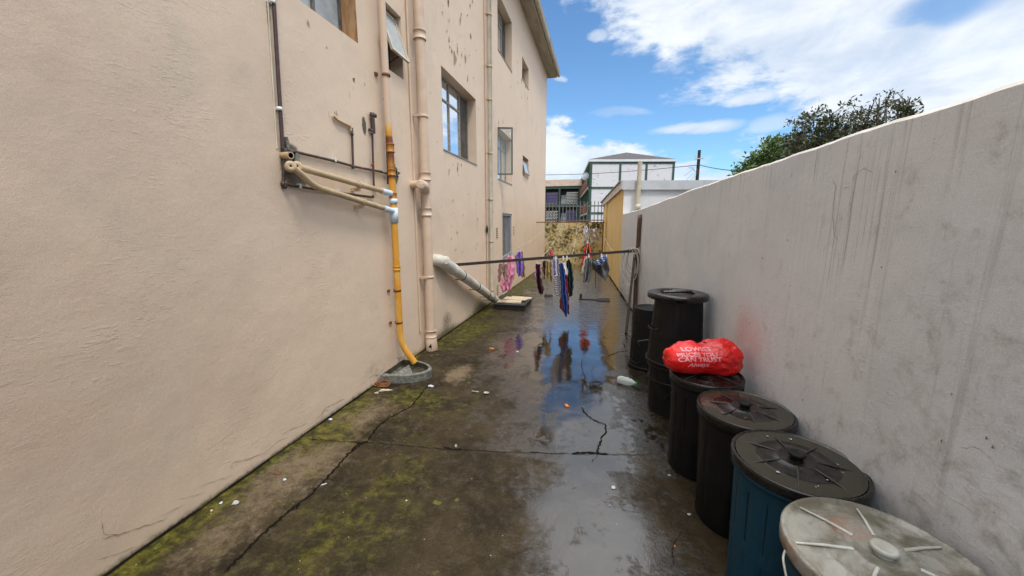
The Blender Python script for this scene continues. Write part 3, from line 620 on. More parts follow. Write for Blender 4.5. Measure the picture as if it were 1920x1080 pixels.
# thin companion moulding next to the soil pipe
mb = MB(); mb.tube([(LX+.016, yS-.13, .3), (LX+.016, yS-.13, 7.35)], .014, 10); o = mb.build('cable_conduit', M['pipe_beige'], wloc=(LX+.016, yS-.13, .3)); tag(o, 'slim beige conduit hugging the wall immediately beside the fat soil pipe', 'conduit')

# yellow rust stained downpipe
yP, xP, rP = 3.74, LX+.085, .036
dp = empty('waste_downpipe', (xP, yP, 0), 'rust stained orange and yellow downpipe emptying into the concrete gully basin', 'drain pipe')
path = [(xP, yP, 7.38), (xP, yP, 2.9), (xP, yP, 2.62), (xP+.012, yP, 2.5), (xP+.012, yP, .42), (xP+.05, yP+.02, .27), (xP+.15, yP+.06, .10)]
P_ = fillet(path, .15, 6); Q_ = []
for i in range(len(P_)-1):
    n_ = max(1, int((P_[i+1]-P_[i]).length/.06))
    for k in range(n_): Q_.append(P_[i].lerp(P_[i+1], k/n_))
Q_.append(P_[-1])
def rustv(z): return .95*math.exp(-((z-2.55)/.08)**2)+.65*math.exp(-((z-2.45)/.22)**2)+.6*math.exp(-((z-2.22)/.05)**2)+.5*math.exp(-((z-2.02)/.05)**2)+.32*(z < 2.6)-.5*(z > 2.72)+.35*math.exp(-((z-1.25)/.04)**2)+.3*math.exp(-((z-.95)/.06)**2)
mb = MB(); mb.tube(Q_, rP, 20)
part_v = [(max(0, rustv(v[2])),)*3 for v in mb.v]; o = mb.build('pipe', M['pipe_yellow'], dp, attrs={'rust': np.array(part_v)})
for z, h in ((2.5, .09), (2.25, .07), (2.0, .08), (1.22, .05)):
    mb = MB(); collar(mb, (xP+.012, yP, z), rP+.004, h, bead=True, seg=20); mb.build('collar', M['pipe_yellow'], dp, attrs={'rust': np.array([(.85 if v[2] > 1.9 else .5,)*3 for v in mb.v])})
for z, h in ((1.80, .16), (1.95, .05)): mb = MB(); collar(mb, (xP+.012, yP, z), rP+.006, h, bead=False); part(mb, 'coupling', M['pvc_blue'], dp)
for z in (.95, .58, 3.2, 4.8): mb = MB(); mb.box((LX-.001, yP-.07, z), (LX+.02, yP-.03, z+.03)); mb.lathe((xP+.006, yP, z+.015), [(rP, -.012), (rP+.007, -.012), (rP+.007, .012), (rP, .012)], 16); part(mb, 'bracket', M['rustwire'], dp)
# two sloping waste pipes
def waste(name_l, path, r):
    e = empty('waste_pipe', path[0], name_l, 'waste pipe', 'beige waste pipes sloping to the downpipe'); P = fillet(path, .09, 6)
    m_ = MB(); m_.tube(P, r, 16); part(m_, 'pipe', M['pipe_tan'], e)
    d_ = (Vector(path[-1])-Vector(path[-2])).normalized(); m_ = MB(); m_.tube([Vector(path[-1])-d_*.17, Vector(path[-1])+d_*.01], r+.006, 16); part(m_, 'coupling', M['pvc_blue'], e)
    c0 = Vector(path[0]); q = Vector((.75, -.65, .1)).normalized().to_track_quat('Z', 'Y').to_matrix()
    m_ = MB(); m_.lathe(c0, [(.008, .012), (.016, .016), (r+.008, .016), (r+.012, .008), (r+.012, -.03)], 20, 0, axis=q); m_.lathe(c0, [(0, .012), (.009, .012)], 12, 1, axis=q); part(m_, 'end_cap', [M['pipe_tan'], M['crack']], e)
    for t in (.55,):
        p = Vector(path[-2]).lerp(Vector(path[-1]), t); m_ = MB(); m_.box((LX-.001, p.y-.015, p.z-.06), (p.x, p.y+.012, p.z-.03)); m_.tube([p-d_*.02, p+d_*.02], r+.007, 14); part(m_, 'bracket', M['pipe_tan'], e)
    return e
waste('upper beige waste pipe, the straight one, sloping to a blue coupling', [LW(557, 312, .10), LW(575, 318, .10), (LX+.09, yP-.035, 2.03)], .026)
waste('lower beige waste pipe that bends down before sloping to its blue coupling', [LW(545, 312, .14), LW(563, 325, .13), LW(590, 350, .11), (LX+.10, yP-.03, 1.845)], .026)
mb = MB(); p = LW(528, 292); mb.tube([p, p+Vector((.10, -.02, -.005))], .026, 16, cap=False); mb.tube([p, p+Vector((.098, -.02, -.005))], .019, 16, 1, cap=False)
mb.lathe(p+Vector((.1, -.02, -.005)), [(.019, 0), (.026, 0)], 16, 0, axis=Vector((1, -.2, -.05)).to_track_quat('Z', 'Y').to_matrix())
o = mb.build('pipe_stub', [M['pipe_tan'], M['crack']], wloc=p); tag(o, 'short open ended tan pipe stub poking out of the black stained patch', 'pipe')
mb = MB(); p = LW(544, 316); mb.tube([p, p+Vector((.08, -.03, .0))], .02, 12); mb.tube([p+Vector((.02, .05, .12)), p+Vector((.02, .05, -.02))], .02, 10); mb.tube([p+Vector((.02, -.02, .08)), p+Vector((.02, -.03, .22))], .012, 10)
o = mb.build('pipe_elbow', M['stone'], wloc=p); tag(o, 'grimy grey pipe elbow cluster stuck to the wall behind the waste pipe caps', 'pipe')
# long dark conduit at the left
c0 = empty('dark_conduit', LW(513, 0, .03), 'long thin dark brown conduit rising alone up the wall from the black stained corner', 'conduit')
mb = MB(); top = LW(513, 0, .03); bot = LW(530, 280, .03); tt = top+(top-bot)*.6; mb.tube([tt, top, bot], .0135, 12); part(mb, 'pipe', M['brown_pipe'], c0)
mb = MB(); mb.tube([tt+Vector((-.02, -.03, 0)), bot+Vector((-.02, -.03, 0))], .006, 6); part(mb, 'painted_wire', M['pipe_cream'], c0)
for (u, v) in ((511, 3), (524, 204)): p = LW(u, v, .03); mb = MB(); mb.lathe(p, [(.0135, -.012), (.018, -.012), (.018, .012), (.0135, .012)], 14); mb.box((LX-.001, p.y-.028, p.z-.01), (LX+.012, p.y+.028, p.z+.01)); part(mb, 'clip', M['clip'], c0)
# black water pipes
wp = empty('water_pipe', LW(533, 285, .03), 'black water pipe network with elbows and tees around the sloping waste pipes', 'water pipe')
def bp(path, r=.011, m='black_pipe', off=.025): 
    m_ = MB(); P = [LW(u, v, off) for u, v in path]; m_.tube(fillet(P, .02, 4), r, 10); return part(m_, 'pipe', M[m], wp), P
bp([(538, 281), (628, 302), (668, 313), (716, 322)]); bp([(533, 281), (531, 345), (556, 349), (604, 357), (640, 362), (700, 370)], .011); bp([(660, 240), (662, 313)], .0105, 'brown_pipe'); bp([(698, 218), (700, 250)], .022, 'brown_pipe', .035); bp([(698, 250), (700, 318), (701, 352)], .0105, 'brown_pipe', .035)
bp([(716, 0), (720, 185), (721, 190), (727, 318), (727, 345)], .010, 'brown_pipe', .03); bp([(712, 322), (738, 328)], .009)
for (u, v, r_, o_) in ((533, 283, .022, .025), (546, 285, .017, .025), (538, 290, .014, .04), (531, 345, .019, .025), (533, 349, .02, .025), (662, 313, .016, .025), (660, 251, .016, .025), (698, 216, .027, .035), (703, 217, .02, .035), (698, 245, .017, .035), (697, 250, .014, .05), (693, 243, .013, .02), (701, 350, .016, .03), (705, 352, .014, .03), (720, 186, .014, .03), (727, 322, .014, .03), (699, 368, .013, .025), (738, 328, .016, .02), (733, 330, .02, .02), (745, 331, .016, .02)):
    p = LW(u, v, o_); mb = MB(); mb.lathe(p, [(0, -r_), (r_*.8, -r_*.85), (r_, 0), (r_*.8, r_*.85), (0, r_)], 10); part(mb, 'fitting', M['black_pipe'], wp)
M['redp'] = pmat('red_paint', (.42, .03, .02), .5)
for (u, v) in ((678, 315), (698, 309), (715, 78)): mb = MB(); p = LW(u, v, .03); mb.lathe(p, [(.01, -.008), (.015, -.008), (.015, .008), (.01, .008)], 10); part(mb, 'red_joint', M['redp'], wp)
for (u, v) in ((627, 299), (561, 349), (637, 359)): p = LW(u, v, .025); mb = MB(); mb.box((LX-.001, p.y-.008, p.z-.018), (p.x+.016, p.y+.008, p.z+.018)); part(mb, 'clip', M['clip'], wp)
mb = MB(); mb.tube(fillet([LW(625, 217, .02), LW(632, 225, .02), LW(645, 231, .02), LW(657, 237, .02), LW(658, 246, .02)], .02), .013, 10); o = part(mb, 'painted_stub', M['pipe_tan'], wp)
# rear downpipe
rp = empty('downpipe', (LX+.09, 7.5, 0), 'slim cream downpipe with regular brackets between the big window and the gate', 'drain pipe')
mb = MB(); mb.tube([(LX+.08, 7.5, .12), (LX+.08, 7.5, 7.3), (LX+.25, 7.5, 7.4)], .042, 16); part(mb, 'pipe', M['pipe_cream'], rp)
mb = MB(); mb.tube([(LX+.02, 7.41, .2), (LX+.02, 7.41, 7.3)], .014, 8); part(mb, 'conduit', M['pipe_beige'], rp)
for z in (.32, 1.35, 2.2, 3.1, 4.1, 4.7, 5.6, 6.6): mb = MB(); mb.lathe((LX+.08, 7.5, z), [(.042, -.018), (.05, -.018), (.05, .018), (.042, .018)], 14); mb.box((LX-.001, 7.40, z-.01), (LX+.04, 7.47, z+.01)); part(mb, 'bracket', M['pipe_tan'], rp)
mb = MB(); mb.lathe((LX+.03, 7.38, 1.6), [(0, -.08), (.02, -.05), (.028, .02), (0, .1)], 7); part(mb, 'moss_clump', pmat('dark_moss', (.03, .035, .01), .9), rp)
# diagonal PVC pipe
pv = empty('storm_pipe', LW(812, 488, .07), 'thick pale grey pipe with black rings slanting down along the wall to the tray', 'drain pipe')
A_ = Vector((LX+.10, 5.02, 1.16)); B_ = Vector((LX+.16, 7.55, .10)); d_ = (B_-A_).normalized(); rV = .08
mb = MB(); mb.tube([A_, B_], rV, 28); body = part(mb, 'pipe', M['pvc'], pv)
mb = MB(); mb.tube(fillet([(LX-.02, 4.92, 1.20), (LX+.08, 4.92, 1.20), A_+d_*.06, A_+d_*.1], .09, 6), rV+.004, 28)
for t in (.30, .34, .38): mb.lathe(A_+d_*t, [(rV, -.006), (rV+.009, -.004), (rV+.009, .004), (rV, .006)], 28, 0, axis=d_.to_track_quat('Z', 'Y').to_matrix())
mb.tube([A_+d_*.1, A_+d_*.42], rV+.006, 28, cap=False); part(mb, 'elbow', M['pvc'], pv)
mb = MB(); ax = Vector((.62, -.74, .25)).normalized(); q_ = ax.to_track_quat('Z', 'Y').to_matrix(); c_ = A_+Vector((.045, -.04, .03)); mb.lathe(c_, [(0, .035), (.052, .035), (.06, .03), (.062, -.04)], 28, 0, axis=q_)
for k in range(3): t = k*math.pi/3; u_ = q_ @ Vector((math.cos(t), math.sin(t), 0)); mb.beam(c_+ax*.037-u_*.045, c_+ax*.037+u_*.045, .004, .004, 1, up=ax)
part(mb, 'inspection_cap', [M['pvc'], M['pipe_tan']], pv)
for t in (.72, 1.45, 2.1, 2.4):
    mb = MB(); q_ = d_.to_track_quat('Z', 'Y').to_matrix(); mb.lathe(A_+d_*t, [(rV, -.009), (rV+.007, -.009), (rV+.007, .009), (rV, .009)], 28, 0, axis=q_); p = A_+d_*t; mb.box((LX-.001, p.y-.008, p.z-.075), (p.x, p.y+.008, p.z-.066)); part(mb, 'strap', M['rubber'], pv)

# gully basin
gx, gy = LX+.0, 3.66
gb = empty('gully_basin', (gx+.25, gy, 0), 'weathered half round concrete gully basin on the ground under the yellow pipe', 'basin')
def Dshape(rx, ry, ox, n=28):
    return [(gx+ox+rx*math.sin(math.pi*k/n), gy-ry*math.cos(math.pi*k/n)) for k in range(n+1)]
o1 = Dshape(.47, .26, .03); i1 = Dshape(.42, .215, .045); i2 = Dshape(.32, .15, .07); n = len(o1)
mb = MB(); vs = [(a, b, -.01) for a, b in o1]+[(a, b, .085) for a, b in o1]+[(a, b, .092) for a, b in i1]+[(a, b, .03) for a, b in i1]+[(a, b, .012) for a, b in i2]
vs = [(a+random.uniform(-.002, .002), b+random.uniform(-.002, .002), c) for a, b, c in vs]
fs = []
for r_ in range(4):
    for k in range(n): fs.append((r_*n+k, r_*n+(k+1) % n, (r_+1)*n+(k+1) % n, (r_+1)*n+k))
mb.add(vs, fs[:2*n], 0, False); mb.add(vs, fs[2*n:], 1, False); mb.add([(a, b, .0125) for a, b in i2], [tuple(range(n))], 1); part(mb, 'rim', [M['stone'], M['stone_in']], gb)
mb = MB(); mb.add([(gx+.16, gy-.17, .082), (gx+.17, gy+.12, .078), (gx+.27, gy+.02, .012), (gx+.25, gy-.1, .012)], [(0, 1, 2, 3)]); mb.v = list(mb.v); part(mb, 'splash_stone', M['stone'], gb)
# rusty coil + scrap wood beside the basin
p = G(717, 722); mb = MB()
for k in range(3): mb.tube([(p.x+(.085-.018*k)*math.cos(t)+.01*k, p.y+(.075-.016*k)*math.sin(t), .014+.009*k+.005*math.sin(3*t+k)) for t in np.linspace(0, 6.283, 28)], .006, 6)
for k in range(8): t = k*.8; mb.tube([(p.x, p.y, .02), (p.x+.09*math.cos(t), p.y+.08*math.sin(t), .016)], .004, 5)
o = mb.build('metal_coil', M['rustwire'], wloc=p); tag(o, 'round rusted metal grate coil lying beside the concrete gully basin', 'scrap metal')
def chunk(name, px, dims, mat, label, cat, rz=0., group=None, seed=0, z=0.004, n=10, jag=.3, pts=None):
    p = G(*px); rr = random.Random(seed); m_ = MB(); lx, ly, h = dims; ring = []; jag = .5; n = 13
    lx, ly, h = lx*.9, ly*.8, h*.6
    for k in range(n):
        t = 2*math.pi*k/n; q = 1-rr.uniform(0, jag); a_, b_ = lx/2*q*math.cos(t), ly/2*q*math.sin(t)
        ring.append((a_*math.cos(rz)-b_*math.sin(rz), a_*math.sin(rz)+b_*math.cos(rz)))
    g0 = gz(p.x, p.y)+z; vs = [(p.x+a_, p.y+b_, g0) for a_, b_ in ring]+[(p.x+a_*.82, p.y+b_*.82, g0+h*rr.uniform(.5, 1.1)) for a_, b_ in ring]+[(p.x, p.y, g0+h)]
    m_.add(vs, [(k, (k+1) % n, n+(k+1) % n, n+k) for k in range(n)]+[(n+k, n+(k+1) % n, 2*n) for k in range(n)], 0)
    return tag(m_.build(name, M[mat], wloc=p), label, cat, group)
chunk('wood_scrap', (722, 733), (.20, .05, .022), 'tan', 'long pale sliver of scrap wood below the rusted coil', 'scrap wood', .35, seed=1)
chunk('stone_chip', (706, 738), (.07, .035, .02), 'litter_grey', 'small pale stone chip left of the wood sliver near the wall', 'stone', .2, seed=2)
LT = 'scraps of litter on the wet concrete'
chunk('plaster_lump', (442, 944), (.055, .06, .012), 'litter_grey', 'largest crumbled white plaster lump near the lower left of the ground', 'debris', 0, LT, 3)
chunk('paper_scrap', (414, 944), (.024, .03, .006), 'litter_white', 'tiny bluish white scrap just left of the crumbled plaster lump', 'litter', 0, LT, 4)
chunk('leaf', (397, 958), (.022, .03, .006), 'tan', 'small tan dead leaf left of the plaster lump against the wall', 'leaf', 0, None, 5)
chunk('paper_scrap', (620, 787), (.06, .045, .012), 'litter_white', 'folded lilac white paper at the wall foot beside the ground joint', 'litter', 0, LT, 6)
chunk('paper_scrap', (534, 900), (.03, .028, .005), 'litter_white', 'pale blue oval scrap just below the rusty ring mark', 'litter', 0, LT, 7)
chunk('paper_scrap', (607, 909), (.05, .015, .006), 'litter_white', 'thin curled white scrap lying beside the long diagonal crack', 'litter', .8, LT, 8)
chunk('rust_flake', (521, 887), (.075, .05, .006), 'rustwire', 'dark rusty metal flake on the ground near the left wall', 'scrap metal', .3, None, 9)
chunk('stone_chip', (762, 940), (.018, .018, .007), 'litter_white', 'tiny round white pebble alone on the dark middle foreground', 'stone', 0, None, 10)
chunk('paper_scrap', (808, 725), (.09, .05, .02), 'litter_white', 'crumpled white scrap beside the right end of the concrete basin', 'litter', .2, LT, 11)
chunk('stone_chip', (855, 838), (.03, .04, .025), 'litter_grey', 'pinkish pale chip stuck in the ground joint left of centre', 'stone', 0, None, 12)
chunk('orange_peel', (922, 654), (.09, .07, .02), 'orange', 'small bright orange peel piece on wet ground beyond the basin', 'litter', 0, None, 13)
chunk('paper_scrap', (970, 660), (.05, .05, .01), 'litter_white', 'small white fleck between the orange peel and the puddle', 'litter', 0, LT, 14)
chunk('banana_peel', (1062, 762), (.085, .05, .022), 'orange', 'curled orange brown fruit peel in the middle of the wet alley', 'litter', -.6, None, 15)
chunk('paper_scrap', (1150, 915), (.04, .05, .004), 'litter_grey', 'flat whitish wet paper stain in front of the bins', 'litter', 0, LT, 16)
chunk('pebble', (1143, 949), (.012, .012, .006), 'tan', 'tiny yellow pebble on the wet foreground', 'stone', 0, None, 17)
chunk('flower_petal', (1265, 1025), (.014, .02, .008), 'orange', 'tiny yellow petal on the crack beside the blue bin', 'litter', 0, None, 18)
chunk('plastic_scrap', (1255, 892), (.03, .03, .005), 'litter_grey', 'tiny clear plastic scrap near the foot of the black bins', 'litter', 0, LT, 19)
chunk('plastic_scrap', (1292, 965), (.04, .03, .005), 'litter_grey', 'small crinkled clear plastic scrap nearest the blue bin', 'litter', .5, LT, 20)
# plastic spoon
p = G(902, 738); q1 = G(885, 735); m_ = MB(); m_.tube([q1+Vector((0, 0, .01)), p.lerp(q1, .3)+Vector((0, 0, .014))], .006, 8); c_ = G(912, 739)+Vector((0, 0, .012)); m_.lathe(c_, [(0, -.004), (.016, 0), (.02, .006)], 14, fn=lambda t, r, z: r*(1+.5*abs(math.cos(t))))
tag(m_.build('plastic_spoon', M['litter_grey'], wloc=p), 'white plastic spoon lying on the mossy concrete', 'spoon')
# far ground junk
chunk('shoe', (1028, 556), (.30, .22, .10), 'rubber', 'dark rounded clump lying on the ground under the hanging maroon cloth', 'debris', .2, None, 21, n=14)
m_ = MB(); m_.box((0, 0, 0), (.62, .06, .02)); m_.box((0, .06, 0), (.06, .12, .12)); P0 = G(1086, 562); m_.v = [tuple(Vector(v)+P0+Vector((0, 0, .004))) for v in m_.v]
m_.box((P0.x+.42, P0.y-.10, .005), (P0.x+.68, P0.y+.24, .018)); tag(m_.build('metal_scrap', M['rubber'], wloc=P0), 'flat black metal scrap lying in the far puddles near the towels', 'scrap metal')
# tray with cardboard
P0 = G(925, 578); m_ = MB(); x0, y0 = LX+.23, 7.15; m_.box((x0, y0, .01), (x0+.62, y0+.85, .09)); m_.box((x0-.02, y0-.02, .09), (x0+.64, y0+.87, .11)); tag(m_.build('black_tray', M['rubber'], wloc=(x0, y0, 0)), 'low black tray on the ground where the slanting grey pipe ends', 'tray')
for i, (dx, dy, lx, ly, rz, z, lb) in enumerate(((.02, .1, .5, .26, .1, .112, 'lower sheet of pale cardboard on the black tray'), (.10, .35, .5, .22, -.15, .126, 'upper sheet of pale cardboard on the black tray'), (.2, .6, .45, .18, .05, .112, 'far sheet of pale cardboard at the back of the black tray'))):
    m_ = MB(); m_.box((x0+dx, y0+dy, z), (x0+dx+lx, y0+dy+ly, z+.012), rot=Matrix.Rotation(rz, 3, 'Z')); m_.v = [(a, b, c+random.uniform(-.001, .018)) for a, b, c in m_.v]; tag(m_.build('cardboard_sheet', M['tan'], wloc=(x0+dx, y0+dy, z)), lb, 'cardboard', 'cardboard on the tray')

# ================================================================== RIGHT BOUNDARY WALL
def right_wall():
    ys = np.arange(-1.6, 10.06, .06); nz = 36; Y = np.repeat(ys[:, None], nz, 1); top = np.interp(ys, [-1.6, 1.4, 2.5, 4.3, 7.2, 10.05], [2.09, 2.08, 2.08, 2.05, 1.97, 1.95])+(fbm(ys*2, ys*0, 4)-.5)*.02+(fbm(ys*14, ys*0, 8)-.5)*.008
    T_ = np.linspace(0, 1, nz)[None]; Z = T_*top[:, None]-.03*(1-T_)
    X = WX(Y)+(fbm(Y*.7, Z*.7, 9, 3)-.5)*.03
    st = np.zeros_like(Y)
    for (u, v, ry, rz, am) in ((1880, 200, .11, 1.6, 1.2), (1830, 300, .06, 1.2, .6), (1625, 290, .22, .35, 1.25), (1600, 400, .2, .7, .75), (1560, 450, .12, .8, .6), (1740, 350, .12, .8, .2), (1690, 260, .08, .5, .7), (1480, 420, .4, 1., .4), (1380, 400, .6, .9, .35), (1390, 340, .1, .2, .6), (1250, 420, 1.2, .8, .3), (1480, 760, .25, .5, .35), (1560, 750, .15, .6, .5), (1790, 800, .1, .6, .45)):
        p = RW(u, v); st += am*np.exp(-(((Y-p.y)/ry)**2+((Z-p.z)/rz)**2))
    st += .6*ss(Z, top.mean()-.16, top.mean()+.04)
    gr = np.exp(-Z/.5)*1.0+.25*np.exp(-((Y-1.2)/.8)**2); red = np.zeros_like(Y); p = RW(1398, 632); red += .5*np.exp(-(((Y-p.y)/.22)**2+((Z-p.z)/.18)**2))
    mb = MB(); n, m = Y.shape; mb.v = [tuple(p) for p in np.stack([X, Y, Z], -1).reshape(-1, 3).tolist()]
    idx = np.arange(n*m).reshape(n, m); q = np.stack([idx[:-1, :-1], idx[:-1, 1:], idx[1:, 1:], idx[1:, :-1]], -1).reshape(-1, 4); mb.f = [tuple(x) for x in q.tolist()]; mb.m = [0]*len(mb.f); mb.sm = [True]*len(mb.f)
    th = .22
    for i in range(n-1):
        a = Vector((X[i, -1], ys[i], Z[i, -1])); b = Vector((X[i+1, -1], ys[i+1], Z[i+1, -1])); k = Vector((.012, 0, .014)); e = Vector((th, 0, .02))
        mb.add([a, b, b+k, a+k], [(0, 1, 2, 3)], 1); mb.add([a+k, b+k, b+e, a+e], [(0, 1, 2, 3)], 1); mb.add([a+e, b+e, (b.x+th, b.y, -.1), (a.x+th, a.y, -.1)], [(0, 1, 2, 3)], 0)
    for i in (0, n-1): mb.add([(X[i, -1], ys[i], Z[i, -1]), (X[i, -1]+th, ys[i], Z[i, -1]), (X[i, -1]+th, ys[i], -.1), (X[i, 0], ys[i], -.1)], [(0, 1, 2, 3)], 0)
    NR = Vector((-1, -.0707, 0)).normalized()
    def C(pts, wd, amp=.008, seed=0): ribbon(mb, [RW(u, v)+NR*.018 for u, v in pts], wd, NR, 2, .6, 4, amp, seed)
    def RW2(u, v): 
        p = RW(u, v); f = float((fbm(np.array([p.y*.7]), np.array([p.z*.7]), 9, 3)[0]-.5)*.03); return p+Vector((f, 0, 0))+NR*.003
    def C2(pts, wd, amp=.006, seed=0): ribbon(mb, [RW2(u, v) for u, v in pts], wd*.6, NR, 2, .6, 4, amp, seed)
    C2([(1562, 335), (1568, 350), (1563, 400), (1566, 440), (1575, 452)], .0028, .004, 1); C2([(1600, 345), (1604, 330), (1615, 320), (1622, 315), (1632, 322), (1640, 322)], .0025, .004, 2); C2([(1596, 375), (1598, 400)], .003, .004, 3); C2([(1545, 485), (1546, 470), (1553, 455)], .0025, .003, 4)
    C2([(1572, 515), (1575, 480), (1573, 465)], .002, .003, 5); C2([(1580, 353), (1600, 350)], .002, .002, 6); C2([(1800, 840), (1830, 838), (1850, 850), (1862, 870)], .0018, .004, 7)
    for i in range(26):
        u, v = random.uniform(1300, 1920), random.uniform(300, 1000); p = RW2(u, v)
        if p.z > 1.95 or p.z < .1 or p.y < .6: continue
        s_ = random.uniform(.002, .006); blotch(mb, p, s_, s_*random.uniform(1, 2.4), (-.07, 1, 0), (0, 0, 1), NR, random.choice([2, 2, 1]), i+50, h=.001)
    for (u, v, s_) in ((1482, 325, .012), (1318, 470, .014)): blotch(mb, RW2(u, v), s_, s_*1.3, (-.07, 1, 0), (0, 0, 1), NR, 1 if u < 1500 else 2, int(u), h=.001)
    tag(mb.build('boundary_wall', [M['right'], mottled('white_coping', (.78, .77, .74), (.62, .6, .55), .8, 6), M['crack_soft']], attrs={'stain': np.clip(np.stack([st, gr, red], -1), 0, 1.5).reshape(-1, 3)}),
        'long grey plastered boundary wall with dark rain streaks behind the bins', 'wall')
right_wall()

# ================================================================== END WALL, FENCE, CLOTHES POST
m_ = MB(); m_.box((-3.2, 16.2, -.05), (.2, 16.42, 1.80)); tag(m_.build('end_wall', M['endwall'], wloc=(-1, 16.2, 0)), 'low ochre wall blotched with black mould closing the far end of the alley', 'wall')
fe = empty('palisade_fence', (-1, 16.3, 1.8), 'grey upright bar fence standing on top of the mouldy end wall', 'fence')
m_ = MB(); m_.box((-3.1, 16.28, 2.44), (.02, 16.31, 2.49)); m_.box((-3.1, 16.28, 1.86), (.02, 16.31, 1.90)); part(m_, 'rail', M['fencebar'], fe)
for i in range(21): m_ = MB(); x = -3.0+i*.146; m_.box((x, 16.25, 1.80), (x+.032, 16.278, 2.66+random.uniform(-.01, .01))); part(m_, 'picket', M['fencebar'], fe)
rb = empty('rear_clothes_frame', (.03, 14.6, 0), 'thin rusty horizontal bar on a post across the far end of the alley', 'clothes frame')
m_ = MB(); m_.beam((LX-.02, 13.4, 1.78), (.06, 14.6, 1.78), .035, .035); part(m_, 'bar', M['rustwire'], rb); m_ = MB(); m_.box((.0, 14.58, 0), (.045, 14.63, 1.83)); part(m_, 'post', M['rustwire'], rb)

# ================================================================== OUTBUILDING (yellow / white)
ob = empty('outbuilding', (2, 12, 0), 'single storey outbuilding with yellow alley side, white front and grey fascia', 'building')
def obx(y): return WX(y)-.0
m_ = MB(); ya, yb, yc = 10.06, 14.7, 16.19
m_.add([(obx(ya), ya, -.05), (obx(yb), yb, -.05), (obx(yb), yb, 2.60), (obx(ya), ya, 2.66)], [(0, 3, 2, 1)], 0)
m_.add([(obx(yb)-.06, yb, -.05), (obx(yc)-.05, yc+.6, -.05), (obx(yc)-.05, yc+.6, 2.56), (obx(yb)-.06, yb, 2.60), (obx(yb), yb, -.05), (obx(yb), yb, 2.60)], [(0, 3, 2, 1), (4, 5, 3, 0)], 0)
m_.add([(obx(ya), ya, -.05), (8, ya+1.0, -.05), (8, ya+1., 2.60), (obx(ya), ya, 2.66)], [(0, 1, 2, 3)], 1)
m_.add([(8, ya+1, -.05), (8, yc+.6, -.05), (8, yc+.6, 2.56), (8, ya+1, 2.6)], [(0, 1, 2, 3)], 1); m_.add([(8, yc+.6, -.05), (obx(yc)-.05, yc+.6, -.05), (obx(yc)-.05, yc+.6, 2.56), (8, yc+.6, 2.56)], [(0, 1, 2, 3)], 1)
part(m_, 'wall', [M['yellow'], M['white_plaster']], ob)
m_ = MB(); e = .06
def prism(mb, a, b, c, d, h, m=0): 
    vs = [Vector(p) for p in (a, b, c, d)]; up = Vector((0, 0, h)); mb.add(vs+[v+up for v in vs], [(3, 2, 1, 0), (4, 5, 6, 7), (0, 1, 5, 4), (1, 2, 6, 5), (2, 3, 7, 6), (3, 0, 4, 7)], m)
fr_a = Vector((obx(ya)-e, ya-.06, 2.56)); fr_b = Vector((8, ya+.94, 2.50)); dfr = (fr_b-fr_a)
nrm = Vector((.13, -1, 0)).normalized()*.025
cuts = [0, .255, .6, 1.]
for i in range(3):
    a_ = fr_a+dfr*(cuts[i]+.0005); b_ = fr_a+dfr*(cuts[i+1]-.0005); prism(m_, a_+nrm, b_+nrm, b_, a_, .22)
part(m_, 'fascia', M['fascia'], ob)
m_ = MB(); a_ = Vector((obx(ya)-e-.02, ya-.05, 2.58)); b_ = Vector((obx(yc)-.14, yc+.6, 2.44)); prism(m_, a_, b_, b_+Vector((.03, 0, 0)), a_+Vector((.03, 0, 0)), .17, 0); part(m_, 'verge_board', M['white_plaster'], ob)
m_ = MB(); prism(m_, (obx(ya)-e-.06, ya-.04, 2.755), (8.1, ya+.96, 2.70), (8.1, yc+.7, 2.60), (obx(yc)-.2, yc+.7, 2.615), .03); part(m_, 'roof', M['roof_sheet'], ob)
v_ = MB(); vx, vy = .83, 9.97; v_.tube([(vx, vy, .5), (vx, vy, 3.2)], .055, 14); v_.lathe((vx, vy, 2.14), [(.055, -.08), (.068, -.08), (.068, .06), (.055, .06)], 14); v_.lathe((vx, vy, 3.2), [(.055, -.02), (.05, .0), (.03, .001)], 14)
tag(v_.build('vent_pipe', M['pipe_cream'], wloc=(vx, vy, 0)), 'pale vertical vent pipe rising above the boundary wall before the outbuilding', 'vent pipe')

# ================================================================== BACKGROUND BUILDINGS
M['green'] = mottled('dark_green_trim', (.030, .075, .06), (.045, .095, .075), .6, 2, 0)
M['redrail'] = mottled('orange_red_rail', (.48, .15, .08), (.40, .12, .06), .6, 3, 0)
M['roof_tile'] = pmat('slate_roof_tiles', rough=.7, fn=lambda T, b: T.put(b.inputs['Base Color'], T.mix(T.ramp(T.noise(T.scale(T.obj(), (1, 1, 3)), 3.5, 7, .8), .4, .62), (.02, .017, .02), (.07, .06, .06))))
M['brown_roof'] = mottled('brown_roof_tiles', (.30, .22, .17), (.22, .17, .13), .8, 2, 0)
M['peel'] = pmat('peeling_white_paint', rough=.8, fn=lambda T, b: T.put(b.inputs['Base Color'], T.mix(T.math('MULTIPLY', T.ramp(T.noise(T.scale(T.obj(), (1, 1, 1.7)), 3.2, 8, .72), .575, .6), T.ramp(T.noise(T.obj(), .5, 3), .44, .56)), (.70, .70, .73), (.28, .26, .25))))
def lattice(name, c):
    def fn(T, b):
        o = T.obj(); wv = T.node('ShaderNodeTexVoronoi', {'feature': 'F1'}, Vector=T.scale(o, (1, 1, 1.35)), Scale=1.9, Randomness=.1)
        T.put(b.inputs['Base Color'], T.mix(T.ramp(wv.outputs['Distance'], .2, .42), (.025, .022, .03), c))
    return pmat(name, rough=.8, fn=fn)
M['lat_purple'] = mottled('purple_breeze_block', (.24, .19, .42), (.2, .16, .36), .8, 2, 0); M['lat_white'] = mottled('white_breeze_block', (.68, .68, .66), (.6, .6, .58), .8, 2, 0)
